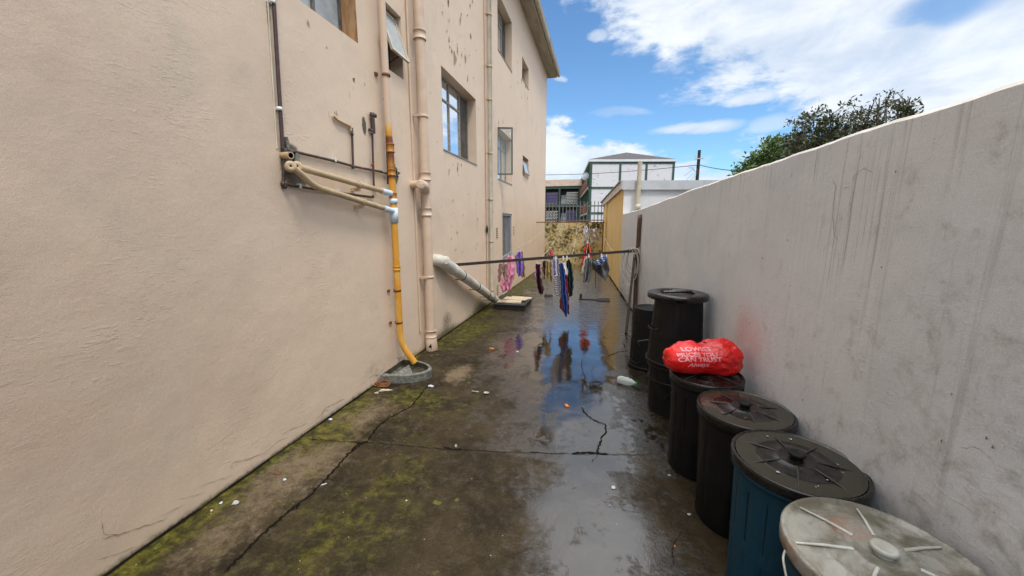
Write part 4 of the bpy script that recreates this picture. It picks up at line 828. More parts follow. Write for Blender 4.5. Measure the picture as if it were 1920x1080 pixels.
A0 = Vector((-1.64, 45, 0)); B0 = Vector((7.7, 47.2, 0)); C0 = Vector((-3.7, 64, 0)); D0 = B0+(C0-A0)
hb = empty('white_apartment_block', A0, 'white apartment block with green trim, hipped slate roof and orange balcony rails', 'building')
ins = (B0-A0).normalized()*1.3; ZW = 8.85
m_ = MB(); 
m_.add([A0, B0, B0+Vector((0, 0, ZW)), A0+Vector((0, 0, ZW)), D0, D0+Vector((0, 0, ZW)), C0, C0+Vector((0, 0, ZW))], [(0, 1, 2, 3), (1, 4, 5, 2), (4, 6, 7, 5)], 0)
A1 = A0+ins; C1 = C0+ins; m_.add([A1, C1, C1+Vector((0, 0, ZW)), A1+Vector((0, 0, ZW))], [(0, 3, 2, 1)], 1); part(m_, 'wall', [M['peel'], M['unlit_dark']], hb)
m_ = MB(); nf = Vector((.23, -1, 0)).normalized()*.06; fd = (B0-A0)
def fb(t0, z0, t1, z1): a = A0+fd*t0; b = A0+fd*t1; prism(m_, a+nf+Vector((0, 0, z0)), b+nf+Vector((0, 0, z0)), b+nf*.02+Vector((0, 0, z0)), a+nf*.02+Vector((0, 0, z0)), z1-z0)
for t in (0, .345, .655, .975): fb(t, 0, t+.025, 8.5)
for z in (8.5, 5.75, 2.9): fb(0, z, 1, z+.22)
sdv = (C0-A0)
for k in range(9): p = A0+sdv*(k/8.); m_.box((p.x-.12, p.y-.12+.2, 0), (p.x+.10, p.y+.35, 8.5))
part(m_, 'trim', M['green'], hb)
m_ = MB(); ov = .15
c4 = [A0+Vector((-ov, -ov, 8.72)), B0+Vector((ov, -ov, 8.72)), D0+Vector((ov, ov, 8.72)), C0+Vector((-ov, ov, 8.72))]; prism(m_, *c4, .25, 0)
part(m_, 'eave', M['white_plaster'], hb)
m_ = MB(); up = [v+Vector((0, 0, .26)) for v in c4]; r1 = (up[0]+up[1])/2+sdv.normalized()*4.6+Vector((0, 0, 1.55)); r2 = (up[3]+up[2])/2-sdv.normalized()*4.6+Vector((0, 0, 1.55)); m_.add(up+[r1, r2], [(0, 1, 4), (1, 2, 5, 4), (2, 3, 5), (3, 0, 4, 5)]); part(m_, 'roof', M['roof_tile'], hb)
for z in (2.9, 5.75):
    m_ = MB(); a_ = A0+Vector((-.25, .25, z-.05)); b_ = C0+Vector((-.25, 0, z-.05)); prism(m_, a_, b_, b_+Vector((1.5, 0, 0)), a_+Vector((1.5, 0, 0)), .3, 0)
    bal = part(m_, 'balcony', M['soffit'], hb); m_ = MB()
    for j in range(4): prism(m_, a_+Vector((-.04, 0, .42+.26*j)), b_+Vector((-.04, 0, .42+.26*j)), b_+Vector((0, 0, .42+.26*j)), a_+Vector((0, 0, .42+.26*j)), .13)
    sub(m_, 'railing', M['redrail'], bal, hb)
m_ = MB(); m_.lathe((-2.2, 46.5, 7.3), [(0, .12), (.3, .08), (.46, 0), (.47, -.01)], 24, axis=Vector((-.3, -1, .3)).to_track_quat('Z', 'Y').to_matrix()); m_.tube([(-2.2, 46.6, 7.3), (-2., 46.7, 6.2), (-1.7, 46.7, 6.2)], .04, 6); tag(m_.build('satellite_dish', M['fascia'], wloc=(-2.2, 46.5, 7.3)), 'round grey satellite dish on the corner of the white apartment block', 'satellite dish')
pb = empty('purple_panel_block', (-8, 60, 0), 'low flat block with green frame and purple and white pierced panels beyond the fence', 'building')
m_ = MB(); m_.box((-16, 61.4, 0), (-3.3, 70, 7.6), 0); part(m_, 'wall', M['unlit_dark'], pb)
m_ = MB(); m_.add([(-16.3, 60, 7.6), (-3.2, 60, 7.6), (-3.2, 61.2, 8.7), (-16.3, 61.2, 8.7), (-3.2, 72, 8.7), (-16.3, 72, 8.7), (-3.2, 72, 7.6), (-16.3, 72, 7.6)], [(0, 1, 2, 3), (3, 2, 4, 5), (1, 6, 4, 2), (0, 3, 5, 7), (7, 6, 1, 0)]); part(m_, 'roof', M['brown_roof'], pb)
def fx(u): return DY(u, 400, 60.2).x
m_ = MB()
for z0, z1 in ((7.2, 7.58), (4.45, 4.9), (1.6, 2.0)): m_.box((-16, 60.1, z0), (-3.4, 61.3, z1))
for u0, u1 in ((1018, 1023), (1047, 1050), (1084, 1089)): m_.box((fx(u0), 60.05, 0), (fx(u1), 60.3, 7.2))
part(m_, 'frame', M['green'], pb)
for (u0, u1, z0, z1, mk) in ((1023.5, 1046.5, 4.9, 6.7, 'lat_purple'), (1061, 1083.5, 4.9, 6.75, 'lat_white'), (1023.5, 1046.5, 2.1, 3.9, 'lat_white'), (1061, 1083.5, 2.1, 3.95, 'lat_purple')):
    m_ = MB(); xa, xb = fx(u0), fx(u1); nr = 8; nc = 7; m_.box((xa, 60.35, z0), (xb, 60.45, z1), 1)
    for i in range(nr):
        za = z0+(z1-z0)*i/nr; zb = z0+(z1-z0)*(i+.55)/nr
        for j in range(nc):
            xo = xa+(xb-xa)*(j+(.5 if i % 2 else 0))/(nc+.5); m_.box((xo, 60.2, za), (xo+(xb-xa)*.66/(nc+.5), 60.345, zb), 0)
    part(m_, 'pierced_panel', [M[mk], M['unlit_dark']], pb)
for z in (4.9, 2.1): m_ = MB(); m_.box((fx(1050.5), 61.0, z), (fx(1060), 61.1, z+.8)); m_.box((fx(1050.5), 61.05, z+.8), (fx(1060), 61.2, z+1.4), 1); part(m_, 'window', [M['white_plaster'], M['fascia']], pb)

# pole and cable
pl = DY(1302, 400, 30)
up_ = empty('utility_pole', (pl.x, 30, 0), 'dark wooden utility pole rising behind the white outbuilding roof', 'utility pole')
tz = DY(1302, 282, 30).z
m_ = MB(); m_.tube([(pl.x, 30, 0), (pl.x, 30, tz)], .11, 10, rr=[.14, .10]); part(m_, 'pole', M['bar'], up_)
m_ = MB(); m_.box((pl.x-.28, 29.85, tz-.62), (pl.x+.3, 29.93, tz-.56)); m_.box((pl.x-.34, 29.86, tz-.46), (pl.x-.1, 29.9, tz-.42)); part(m_, 'crossarm', M['fascia'], up_)
def cable(p, q, sag, r=.02, n=16): return [(Vector(p).lerp(Vector(q), i/n))-Vector((0, 0, sag*4*(i/n)*(1-i/n))) for i in range(n+1)]
a_ = Vector((pl.x, 29.8, DY(1302, 310, 30).z)); b_ = DY(1022, 321, 34); b2 = a_+(b_-a_)*1.5
m_ = MB(); m_.tube(cable(b2, a_, .35), .022, 6); c_ = a_+(DY(1385, 318, 22)-a_)*1.3; m_.tube(cable(a_, c_, .1), .022, 6)
tag(m_.build('power_cable', M['rubber'], wloc=a_), 'thin black overhead cable strung past the utility pole across the sky', 'cable')
m_ = MB()
for k, (u, v) in enumerate(((1287, 338), (1292, 342), (1283, 330), (1298, 341))): e_ = DY(u, v, 29.7); m_.tube([a_+Vector((-.8+.2*k, 0, -.05)), a_.lerp(e_, .5)+Vector((.15, 0, .1)), e_], .011, 5)
tag(m_.build('loose_wire', M['fencebar'], wloc=a_), 'loose tangle of thin wires drooping from the utility pole', 'wire')

# ================================================================== TREES BEHIND THE RIGHT WALL
def leafmat(name, c1, c2): 
    def fn(T, b):
        n = T.noise(T.obj(), 2.2, 4, .7); n2_ = T.noise(T.obj(), 23, 2, .6); T.put(b.inputs['Base Color'], T.mix(T.ramp(T.math('ADD', T.math('MULTIPLY', n, .5), T.math('MULTIPLY', n2_, .5)), .4, .6), c1, c2))
    return pmat(name, rough=.45, spec=.5, fn=fn, Transmission_Weight=.0)
M['leafA'] = leafmat('glossy_green_leaves', (.035, .085, .018), (.13, .21, .05)); M['leafB'] = leafmat('dark_olive_leaves', (.03, .05, .016), (.10, .12, .05)); M['bark'] = mottled('grey_brown_bark', (.07, .055, .04), (.12, .095, .07), .8, 12, .5, 30, .01)
def leaf(mb, p, d, ln, wd, rr):
    s_ = d.cross(Vector((rr.uniform(-1, 1), rr.uniform(-1, 1), rr.uniform(-1, 1)))).normalized()*wd; m_ = p+d*ln*.5+Vector((0, 0, wd*.3))
    mb.add([p, m_+s_, p+d*ln, m_-s_], [(0, 1, 2, 3)], 0)
def tree(name, label, base, tips, mat, r0, seed, per, ln, spread, tuft=.16):
    rr = random.Random(seed); e = empty(name, base, label, 'tree'); tr = MB(); lf = MB(); base = Vector(base)
    fork = base+Vector((0, 0, 1.4)); tr.tube([base, base.lerp(fork, .5)+Vector((.03, .02, 0)), fork], r0, 10, rr=[r0, r0*.85, r0*.75])
    for tp in tips:
        tp = Vector(tp); mid = fork.lerp(tp, .5)+Vector((rr.uniform(-.15, .15), rr.uniform(-.2, .2), rr.uniform(-.1, .1))); pth = fillet([fork, mid, tp], .4, 4); n = len(pth); tr.tube(pth, .02, 6, rr=[r0*.5*(1-i/(n-1))+.007 for i in range(n)])
        for k in range(spread):
            t = rr.uniform(.5, 1.); q = (mid.lerp(tp, t*2-1) if t > .5 else fork.lerp(mid, t*2)); dr = Vector((rr.gauss(0, 1), rr.gauss(0, 1), rr.gauss(.5, .8))).normalized(); L_ = rr.uniform(.10, .38)*(1.25-.5*t); en = q+dr*L_
            tr.tube([q, q.lerp(en, .5)+Vector((0, 0, .02)), en], .005, 4, rr=[.006, .005, .003], cap=False)
            for j in range(per):
                s_ = rr.uniform(.35, 1.); c = q.lerp(en, s_)+Vector((rr.gauss(0, tuft*.3), rr.gauss(0, tuft*.3), rr.gauss(0, tuft*.3))); d = (dr+Vector((rr.gauss(0, .8), rr.gauss(0, .8), rr.gauss(.1, .7)))).normalized(); leaf(lf, c, d, ln*rr.uniform(.6, 1.2), ln*.2, rr)
    part(tr, 'trunk', M['bark'], e); part(lf, 'crown', M[mat], e); return e
def tipset(rows, y, jy, seed):
    rr = random.Random(seed); return [DY(u+rr.uniform(-6, 6), v+rr.uniform(-4, 4), y+rr.uniform(-jy, jy)) for u, v in rows]
b_ = DY(1455, 330, 9.0)
tree('broadleaf_tree', 'dense glossy green tree, the lower left one behind the boundary wall', (b_.x, 9, 0), tipset([(1392, 322), (1398, 305), (1408, 300), (1420, 290), (1432, 285), (1440, 278), (1450, 272), (1462, 270), (1478, 282), (1488, 285), (1500, 278), (1512, 272), (1420, 310), (1440, 300), (1460, 292), (1480, 300), (1500, 295), (1520, 285), (1385, 330), (1410, 322), (1530, 290)], 9, .6, 2), 'leafA', .09, 3, 26, .10, 30, .2)
b_ = DY(1530, 330, 7.4)
tree('open_crowned_tree', 'sparse olive leaved tree with see through crown in the middle behind the wall', (b_.x, 7.4, 0), tipset([(1480, 250), (1490, 240), (1495, 228), (1508, 225), (1516, 220), (1528, 245), (1540, 222), (1548, 215), (1560, 214), (1570, 232), (1580, 240), (1590, 215), (1592, 230), (1520, 262), (1545, 255), (1500, 265), (1575, 262), (1555, 270), (1535, 280)], 7.4, .35, 5), 'leafB', .06, 11, 17, .078, 17, .13)
b_ = DY(1625, 300, 6.6)
tree('slender_tree', 'taller olive leaved tree standing right of the sparse one behind the wall', (b_.x, 6.6, 0), tipset([(1605, 222), (1612, 210), (1620, 198), (1632, 200), (1640, 188), (1652, 183), (1660, 188), (1668, 195), (1650, 205), (1640, 222), (1625, 235), (1650, 232), (1612, 245), (1635, 245), (1618, 260)], 6.6, .15, 7), 'leafB', .05, 13, 11, .055, 15, .11)
b_ = DY(1694, 260, 6.2)
tree('narrow_sapling', 'small dark leafy sapling top, rightmost above the boundary wall', (b_.x, 6.2, 0), tipset([(1688, 194), (1692, 190), (1700, 192), (1706, 186), (1690, 205), (1700, 205), (1708, 205), (1689, 215), (1700, 218)], 6.2, .05, 9), 'leafB', .04, 17, 15, .05, 14, .10)
p = LW(738, 328, .03); lf = MB(); rr = random.Random(4)
for k in range(60): d = Vector((rr.uniform(.2, 1), rr.gauss(0, .6), rr.gauss(.5, .7))).normalized(); leaf(lf, p+Vector((rr.uniform(0, .03), rr.gauss(0, .03), rr.gauss(.02, .03))), d, .035*rr.uniform(.5, 1.2), .009, rr)
tag(lf.build('wall_weed', M['leafB'], wloc=p), 'tiny dark weed sprouting from the black stained hole beside the yellow pipe', 'plant')

# ================================================================== BINS
def bin_body(e, h, rb, rt, mat, rim=True, flutes=16, seed=0, inv=False):
    x, y, z0 = e.location; prof = []
    N_ = 26
    for i in range(N_+1):
        t = i/N_; prof.append((rb+(rt-rb)*t, h*t))
    def fn(t, r, z):
        k = z/h; band = 1. if .08 < k < .40 or .47 < k < .86 else .0
        f_ = (max(0, math.cos(t*flutes))**6)*.006*band; bead = .004*math.exp(-((k-.435)/.012)**2)+.004*math.exp(-((k-.05)/.012)**2)
        return r*(1+.007*math.sin(2*t+seed+k*3)+.004*math.sin(3*t+seed*2-k*5))-f_+bead
    m_ = MB(); c = (x, y, z0)
    if inv: prof = [(rb+(rt-rb)*(1-i/N_), h*i/N_) for i in range(N_+1)]
    m_.lathe(c, prof, 96, 0, fn)
    if not inv:
        m_.lathe(c, [(rt, h), (rt+.014, h-.002), (rt+.014, h-.03), (rt+.003, h-.032)], 64); m_.lathe(c, [(0, .004), (rb, 0.0)], 48); m_.lathe(c, [(rt, h), (rt-.006, h), (rb-.006, .01), (0, .012)], 48)
    else:
        m_.lathe(c, [(rt+.003, .035), (rt+.014, .033), (rt+.014, .003), (rt-.004, 0)], 64); m_.lathe(c, [(rb, h), (rb-.012, h+.004), (rb-.022, h-.012), (0, h-.012)], 48)
    return part(m_, 'body', M[mat], e)
def bin_handles(e, h, r, mat, angs):
    x, y, z0 = e.location
    for a in angs:
        ux, uy = math.cos(a), math.sin(a); tx, ty = -uy, ux; P = [(x+ux*(r-.002)+tx*s_*.06, y+uy*(r-.002)+ty*s_*.06, z0+h) for s_ in (-1,)]
        pts = [(x+ux*(r+o_)+tx*s_, y+uy*(r+o_)+ty*s_, z0+h+dz) for o_, s_, dz in ((-.004, -.065, 0), (.03, -.06, -.008), (.034, 0, -.014), (.03, .06, -.008), (-.004, .065, 0))]
        m_ = MB(); m_.tube(fillet(pts, .02), .008, 8); part(m_, 'handle', M[mat], e)
def bin_lid(e, z, r, mat, rib, nribs=7, phase=0., water=None, tilt=(0, 0), knob=True, skirt=.045):
    x, y, z0 = e.location; c = Vector((x, y, z0+z)); Rt = Matrix.Rotation(tilt[0], 3, 'X') @ Matrix.Rotation(tilt[1], 3, 'Y')
    m_ = MB(); prof = [(r*.93, -skirt), (r*.985, -skirt), (r, -skirt+.006), (r, -.006), (r*.985, 0), (r*.955, .001), (r*.93, -.010), (r*.86, -.013), (r*.62, -.004), (r*.60, -.001), (r*.58, -.003), (r*.30, .006), (r*.28, .009), (r*.26, .007), (0, .008)]
    m_.lathe(c, prof, 80, axis=Rt); lid = part(m_, 'lid', M[mat], e)
    m_ = MB()
    for k in range(nribs):
        t = 2*math.pi*k/nribs+phase; d = Vector((math.cos(t), math.sin(t), 0)); a = c+Rt @ (d*r*.30+Vector((0, 0, .006))); b = c+Rt @ (d*r*.90+Vector((0, 0, -.009))); mid = c+Rt @ (d*r*.6+Vector((0, 0, .0015))); m_.tube([a, mid, b], .004, 8, rr=([.0055, .0045, .003] if rib == 'lid_rib' else [.0035, .003, .002]))
    sub(m_, 'rib', M[rib if rib == 'lid_rib' else 'rib_black'], lid, e)
    if knob:
        m_ = MB(); m_.lathe(c+Rt @ Vector((0, 0, .006)), [(.024, 0), (.022, .010), (.030, .014), (.033, .020), (.031, .027), (.024, .029), (.02, .027), (0, .027)], 28, axis=Rt); sub(m_, 'knob', M[rib if rib != 'lid_black' else 'bin_black'], lid, e)
    if water:
        m_ = MB(); w0 = water; m_.lathe(c+Vector((0, 0, w0)), [(0, 0), (r*.5, 0), (r*.925, 0)], 64); sub(m_, 'rain_puddle', M['lid_water'], lid, e)
    return lid
def specks(name, e, c, r, n, seed, mat, size=.006):
    rr = random.Random(seed)
    for k in range(n):
        m_ = MB(); t, q = rr.uniform(0, 6.28), r*math.sqrt(rr.uniform(.05, .85)); blotch(m_, (c[0]+q*math.cos(t), c[1]+q*math.sin(t), c[2]), size*rr.uniform(.3, 1.4), size*rr.uniform(.3, 1.), (1, 0, 0), (0, 1, 0), (0, 0, 1), 0, seed*31+k, 8, h=.0); part(m_, name, M[mat], e)
b1 = empty('refuse_bin', (.838, 1.175, 0), 'bin with the dirty pale grey translucent lid, nearest at the bottom right', 'bin', 'refuse bins lined up along the boundary wall')
bin_body(b1, .70, .19, .222, 'bin_blue'); bin_lid(b1, .74, .246, 'lid_grey', 'lid_rib', 7, .42, skirt=.05)
m_ = MB(); m_.tube(fillet([(.838-.238, 1.19, .70), (.838-.26, 1.16, .69), (.838-.255, 1.10, .61), (.838-.235, 1.06, .56)], .04), .0035, 6); part(m_, 'torn_strip', M['lid_rib'], b1)
b2 = empty('refuse_bin', (.853, 1.71, 0), 'blue bodied bin with a wet black lid, second nearest', 'bin', 'refuse bins lined up along the boundary wall')
bin_body(b2, .665, .205, .226, 'bin_blue', seed=2); bin_lid(b2, .70, .245, 'lid_black', 'lid_black', 7, .75, water=-.0035); specks('bird_dropping', b2, (.853, 1.71, .7005), .2, 16, 5, 'litter_grey', .008)
b3 = empty('refuse_bin', (.812, 2.195, 0), 'black bin with wet knobbed lid between the blue bin and the red bag bin', 'bin', 'refuse bins lined up along the boundary wall')
bin_body(b3, .655, .20, .22, 'bin_black', seed=5); bin_lid(b3, .69, .24, 'lid_black', 'lid_black', 7, 1.1, water=-.0038, tilt=(.006, .004)); specks('bird_dropping', b3, (.812, 2.195, .6905), .2, 7, 9, 'tan', .006)
b4 = empty('refuse_bin', (.727, 2.66, 0), 'black bin carrying the red plastic bag on its lid', 'bin', 'refuse bins lined up along the boundary wall')
bin_body(b4, .665, .195, .215, 'bin_black', seed=8); bin_lid(b4, .70, .230, 'lid_black', 'lid_black', 7, .2, knob=False, tilt=(.015, -.012))
b5 = empty('refuse_bin', (.69, 3.52, 0), 'squat black bin on the ground under the tall upturned bin', 'bin', 'refuse bins lined up along the boundary wall')
bin_body(b5, .46, .205, .222, 'bin_black')
m_ = MB(); m_.lathe((.69, 3.52, .31), [(.218, -.01), (.226, -.006), (.226, .006), (.218, .01)], 64); part(m_, 'hoop', M['bin_black'], b5)
m_ = MB(); p0 = Vector((.69, 3.52, 0)); m_.tube(fillet([p0+Vector((-.10, -.205, .17)), p0+Vector((-.06, -.235, .26)), p0+Vector((.06, -.24, .26)), p0+Vector((.08, -.215, .17))], .04), .006, 8); part(m_, 'handle', M['bin_black'], b5)
b6 = empty('refuse_bin', (.685, 3.53, .462), 'tall black bin turned upside down on top of the squat bin', 'bin', 'refuse bins lined up along the boundary wall')
bin_body(b6, .62, .195, .235, 'bin_black', inv=True); bin_handles(b6, .33, .21, 'bin_black', (3.5,)); specks('bird_dropping', b6, (.685, 3.53, .62), .1, 1, 3, 'tan', .001)
m_ = MB(); c = Vector((.675, 3.53, 1.083)); m_.lathe(c, [(.145, .012), (.15, .022), (.22, .024), (.25, .016), (.254, .006), (.254, -.026), (.246, -.03), (.235, -.005), (.15, .0), (.145, .012)], 72); m_.lathe(c, [(0, .004), (.148, .004)], 40); m_.tube([c+Vector((-.12, 0, .02)), c+Vector((.12, .02, .03))], .012, 8)
tag(m_.build('bin_lid', M['lid_black'], wloc=c), 'round black bin lid with recessed centre lying on top of the upturned bin', 'lid')
b7 = empty('refuse_bin', (.60, 4.62, 0), 'slim black fluted bin, upside down and farthest away, next to the post', 'bin', 'refuse bins lined up along the boundary wall')
bin_body(b7, .725, .19, .215, 'bin_black', flutes=20, inv=True); bin_handles(b7, .10, .215, 'bin_black', (3.9,))
m_ = MB(); m_.tube(fillet([(.60-.12, 4.62-.17, .30), (.60-.16, 4.62-.24, .37), (.60-.02, 4.62-.24, .40), (.60+.04, 4.62-.2, .33)], .04), .004, 6); part(m_, 'wire_handle', M['fencebar'], b7)

# red carrier bag lying on bin 4
def red_bag():
    c = Vector((.695, 2.68, .705)); sx_, sy_, sz_ = .25, .135, .132; mb = MB(); nu, nv = 96, 48; V = []
    ang = R(14)
    for j in range(nv+1):
        for i in range(nu):
            t = 2*math.pi*i/nu; ph = math.pi*(j/nv-.5); X = math.copysign(abs(math.sin(ph))**.8, math.sin(ph)); rr_ = max(0., math.cos(ph))**.55
            lob = .80+.30*ss(np.array([X]), -.3, .9)[0]+.08*math.exp(-((X+.45)/.3)**2)-.16*math.exp(-((X+.02)/.13)**2)*max(0, math.sin(t))
            q1 = fbm(np.array([X*2.6+5]), np.array([math.cos(t)*1.8+math.sin(t)*1.3]), 31, 4)[0]; q2 = fbm(np.array([X*5+t*.4]), np.array([math.cos(t)*4+math.sin(t)*3.1]), 77, 3)[0]
            soft = 1-.75*(X < .3)*(math.cos(t) < .1)
            cr = .55*(.12-abs(q1-.5))+.28*(.1-abs(q2-.5))+.02*math.sin(11*t+9*X); cr *= soft
            yy_ = math.cos(t)*sy_*rr_*(lob+cr); zz_ = math.sin(t)*sz_*rr_*(lob+cr*1.2); zz_ = max(zz_, -.083+.004*math.sin(7*t+X*5))
            ex = 1+.10*(fbm(np.array([t*2]), np.array([X*2]), 8)[0]-.5)
            V.append((X*sx_*ex, yy_, zz_+.09))
    Rz = Matrix.Rotation(ang, 3, 'Z'); V = [c+Rz @ Vector(v) for v in V]
    fs = [(j*nu+i, j*nu+(i+1) % nu, (j+1)*nu+(i+1) % nu, (j+1)*nu+i) for j in range(nv) for i in range(nu)]; mb.add(V, fs, 0, True)
    def red(T, b):
        o = T.obj(); nn = T.noise(o, 9, 6, .7, 1.2); pk = T.noise(T.scale(o, (1, 1, 1), (3, 3, 1)), 5, 4, .6)
        T.put(b.inputs['Base Color'], T.mix(T.ramp(pk, .6, .75, 0, .25), (.66, .008, .008), (.7, .12, .16)))
        vr = T.node('ShaderNodeTexVoronoi', {'feature': 'DISTANCE_TO_EDGE'}, Vector=T.mix(.25, o, T.noise(o, 8, 4, .6, 0, True)), Scale=16.)
        T.put(b.inputs['Normal'], T.bump(T.math('ADD', T.math('MULTIPLY', T.ramp(vr.outputs['Distance'], 0, .3), .25), T.math('MULTIPLY', nn, .8)), .8, .010))
    o = mb.build('plastic_bag', pmat('red_plastic_film', (.6, .01, .01), .26, 0, .6, fn=red), wloc=c)
    tag(o, 'bright red printed carrier bag stuffed full and lying on a black bin lid', 'bag')
    bvh = BVHTree.FromPolygons(V, fs); ca = Vector((0, 0, CAMH))
    ink = pmat('pale_pink_print', (.74, .30, .34), .35)
    def word(txt, ox, oz, size, shear=0.):
        cu = bpy.data.curves.new('t', 'FONT'); cu.body = txt; cu.size = size; cu.shear = shear; cu.offset = .0014 if shear == 0 else .0006; to = bpy.data.objects.new('t', cu); col.objects.link(to); dg = bpy.context.evaluated_depsgraph_get(); me = bpy.data.meshes.new_from_object(to.evaluated_get(dg)); bpy.data.objects.remove(to)
        import bmesh; bm = bmesh.new(); bm.from_mesh(me); bmesh.ops.triangulate(bm, faces=bm.faces[:]); 
        for _ in range(2): 
            es = [e_ for e_ in bm.edges if e_.calc_length() > .007]
            if es: bmesh.ops.subdivide_edges(bm, edges=es, cuts=1)
        bmesh.ops.triangulate(bm, faces=bm.faces[:])
        m2 = MB(); ok = {}; 
        # the printed side faces the alley: print runs along the bag and down its near flank
        base = c+Rz @ Vector((-.20, -.3, .085)); ux = Rz @ Vector((1, 0, 0)); uz = Vector((0, -.35, .94)); dr = Rz @ Vector((0, 1, -.42)); dr.normalize(); P = []
        for v in bm.verts:
            s_ = base+ux*(ox+v.co.x)+uz*(oz+v.co.y)+Vector((0, 0, .11)); h_ = bvh.ray_cast(s_, dr)
            if h_[0] is None: ok[v.index] = None; P.append(Vector((0, 0, 0)))
            else: ok[v.index] = 1; P.append(h_[0]+h_[1]*(.0012 if h_[1].dot(dr) < 0 else -.0012))
        fc = [tuple(v.index for v in f.verts) for f in bm.faces if all(ok[v.index] for v in f.verts)]
        m2.add(P, fc, 0, True); bm.free(); return m2
    for txt, ox, oz, sz, sh in (('LOWEST', .035, .085, .052, 0), ('PRICES YOU', .0, .036, .047, 0), ('CAN TRUST', .0, -.008, .050, 0), ('Always', .055, -.052, .046, .35)):
        m2 = word(txt, ox, oz, sz, sh)
        if m2.f: q = m2.build('printed_text', ink, None, wloc=c); q.location = (0, 0, 0); q.parent = o
    m2 = MB(); p = c+Vector((.02, .03, .175)); m2.tube(fillet([p+Vector((-.03, 0, 0)), p+Vector((-.01, 0, .025)), p+Vector((.03, 0, .02)), p+Vector((.03, 0, -.005))], .01), .003, 6); q = m2.build('black_tie', M['rubber'], None, wloc=c); q.location = (0, 0, 0); q.parent = o
    m2 = MB(); base = c+Rz @ Vector((sx_*.97, 0, .09))
    q = None
red_bag()
# milk bottle
p = G(1176, 722); mbt = empty('milk_bottle', (p.x, p.y, 0), 'clear plastic milk bottle with green cap lying on wet ground by the bins', 'bottle')
ax = Vector((.93, -.36, 0)).normalized(); c = Vector((p.x, p.y, .040))
m_ = MB(); prof = [(-.105, .0), (-.105, .03), (-.1, .037), (.03, .037), (.06, .028), (.072, .017), (.08, .016)]; seg = 24; vs = []
sdv_ = Vector((-ax.y, ax.x, 0))
for (a, r) in prof:
    for k in range(seg):
        t = 2*math.pi*k/seg; sq = 1/max(abs(math.cos(t)), abs(math.sin(t)))**.55 if a < .06 else 1; vs.append(c+ax*a+sdv_*r*sq*math.cos(t)+Vector((0, 0, r*sq*math.sin(t)))*.95)
m_.add(vs, [(i*seg+k, i*seg+(k+1) % seg, (i+1)*seg+(k+1) % seg, (i+1)*seg+k) for i in range(len(prof)-1) for k in range(seg)], 0, True); part(m_, 'body', M['bottle'], mbt)
m_ = MB(); m_.tube([c+ax*.077, c+ax*.098], .018, 18); part(m_, 'cap', M['green_cap'], mbt)
m_ = MB(); up = Vector((0, 0, 1)); m_.add([c+ax*a+sdv_*b+up*.0385 for a, b in ((-.08, -.02), (.01, -.02), (.01, .02), (-.08, .02))], [(0, 1, 2, 3)]); part(m_, 'label_sticker', M['blabel'], mbt)

# ================================================================== CLOTHES POLE, POST, STICK, ROPE
pp = Vector((.645, 7.22, 0))
m_ = MB(); P = []
rings = [(0, 0), (.3, .002), (.8, -.004), (1.2, .002), (1.6, .0), (1.82, .002)]
vs = [(pp.x-.035+dx+a*.07, pp.y-.03+b*.06, z) for z, dx in rings for a, b in ((0, 0), (1, 0), (1, 1), (0, 1))]; n = len(rings)
m_.add(vs, [(i*4+k, i*4+(k+1) % 4, i*4+4+(k+1) % 4, i*4+4+k) for i in range(n-1) for k in range(4)]); tp = vs[-4:]; m_.add(tp+[(pp.x-.03, pp.y, 1.87), (pp.x+.035, pp.y, 1.885)], [(0, 1, 5, 4), (2, 3, 4, 5), (1, 2, 5), (3, 0, 4)])
tag(m_.build('wooden_post', M['wood'], wloc=pp), 'weathered brown square wooden post with a broken top against the boundary wall', 'post')
PL0 = Vector((LX-.02, 5.60, 1.055)); PL1 = Vector((pp.x-.02, pp.y-.085, 1.235))
m_ = MB(); m_.beam(PL0, PL1, .045, .045); tag(m_.build('clothes_pole', M['bar'], wloc=PL0), 'long dark square bar spanning the alley and carrying the front ends of the washing lines', 'pole')
m_ = MB(); s0 = G(1174, 625); s1 = Vector((pp.x-.06, pp.y-.13, 1.16)); m_.beam(s0, s1, .04, .045); tag(m_.build('prop_stick', M['bar'], wloc=s0), 'dark leaning stick propping up the clothes pole beside the wooden post', 'stick')
m_ = MB(); rr = random.Random(3); hp = Vector((pp.x-.05, pp.y-.12, 1.28))
for k in range(5):
    a, b, dx = .10+.03*rr.random(), .20+.035*k, rr.uniform(-.05, .02); m_.tube([hp+Vector((dx-a*math.sin(t)*1.1-.02*k, -.02-.012*k, -b+b*math.cos(t))) for t in np.linspace(0, 6.283, 24)], .009, 6)
for k in range(4): z = 1.20+.02*k; m_.tube([(pp.x+.06*math.cos(t)*1.1, pp.y-.01+.075*math.sin(t), z+.01*math.sin(t*2)) for t in np.linspace(0, 6.283, 18)], .009, 6)
m_.tube([hp, hp+Vector((-.06, 0, -.05)), hp+Vector((.12, .02, .03)), hp+Vector((.16, .02, .02))], .006, 6)
tag(m_.build('rope_coil', M['rope'], wloc=hp), 'loops of pale rope tied round the wooden post', 'rope')

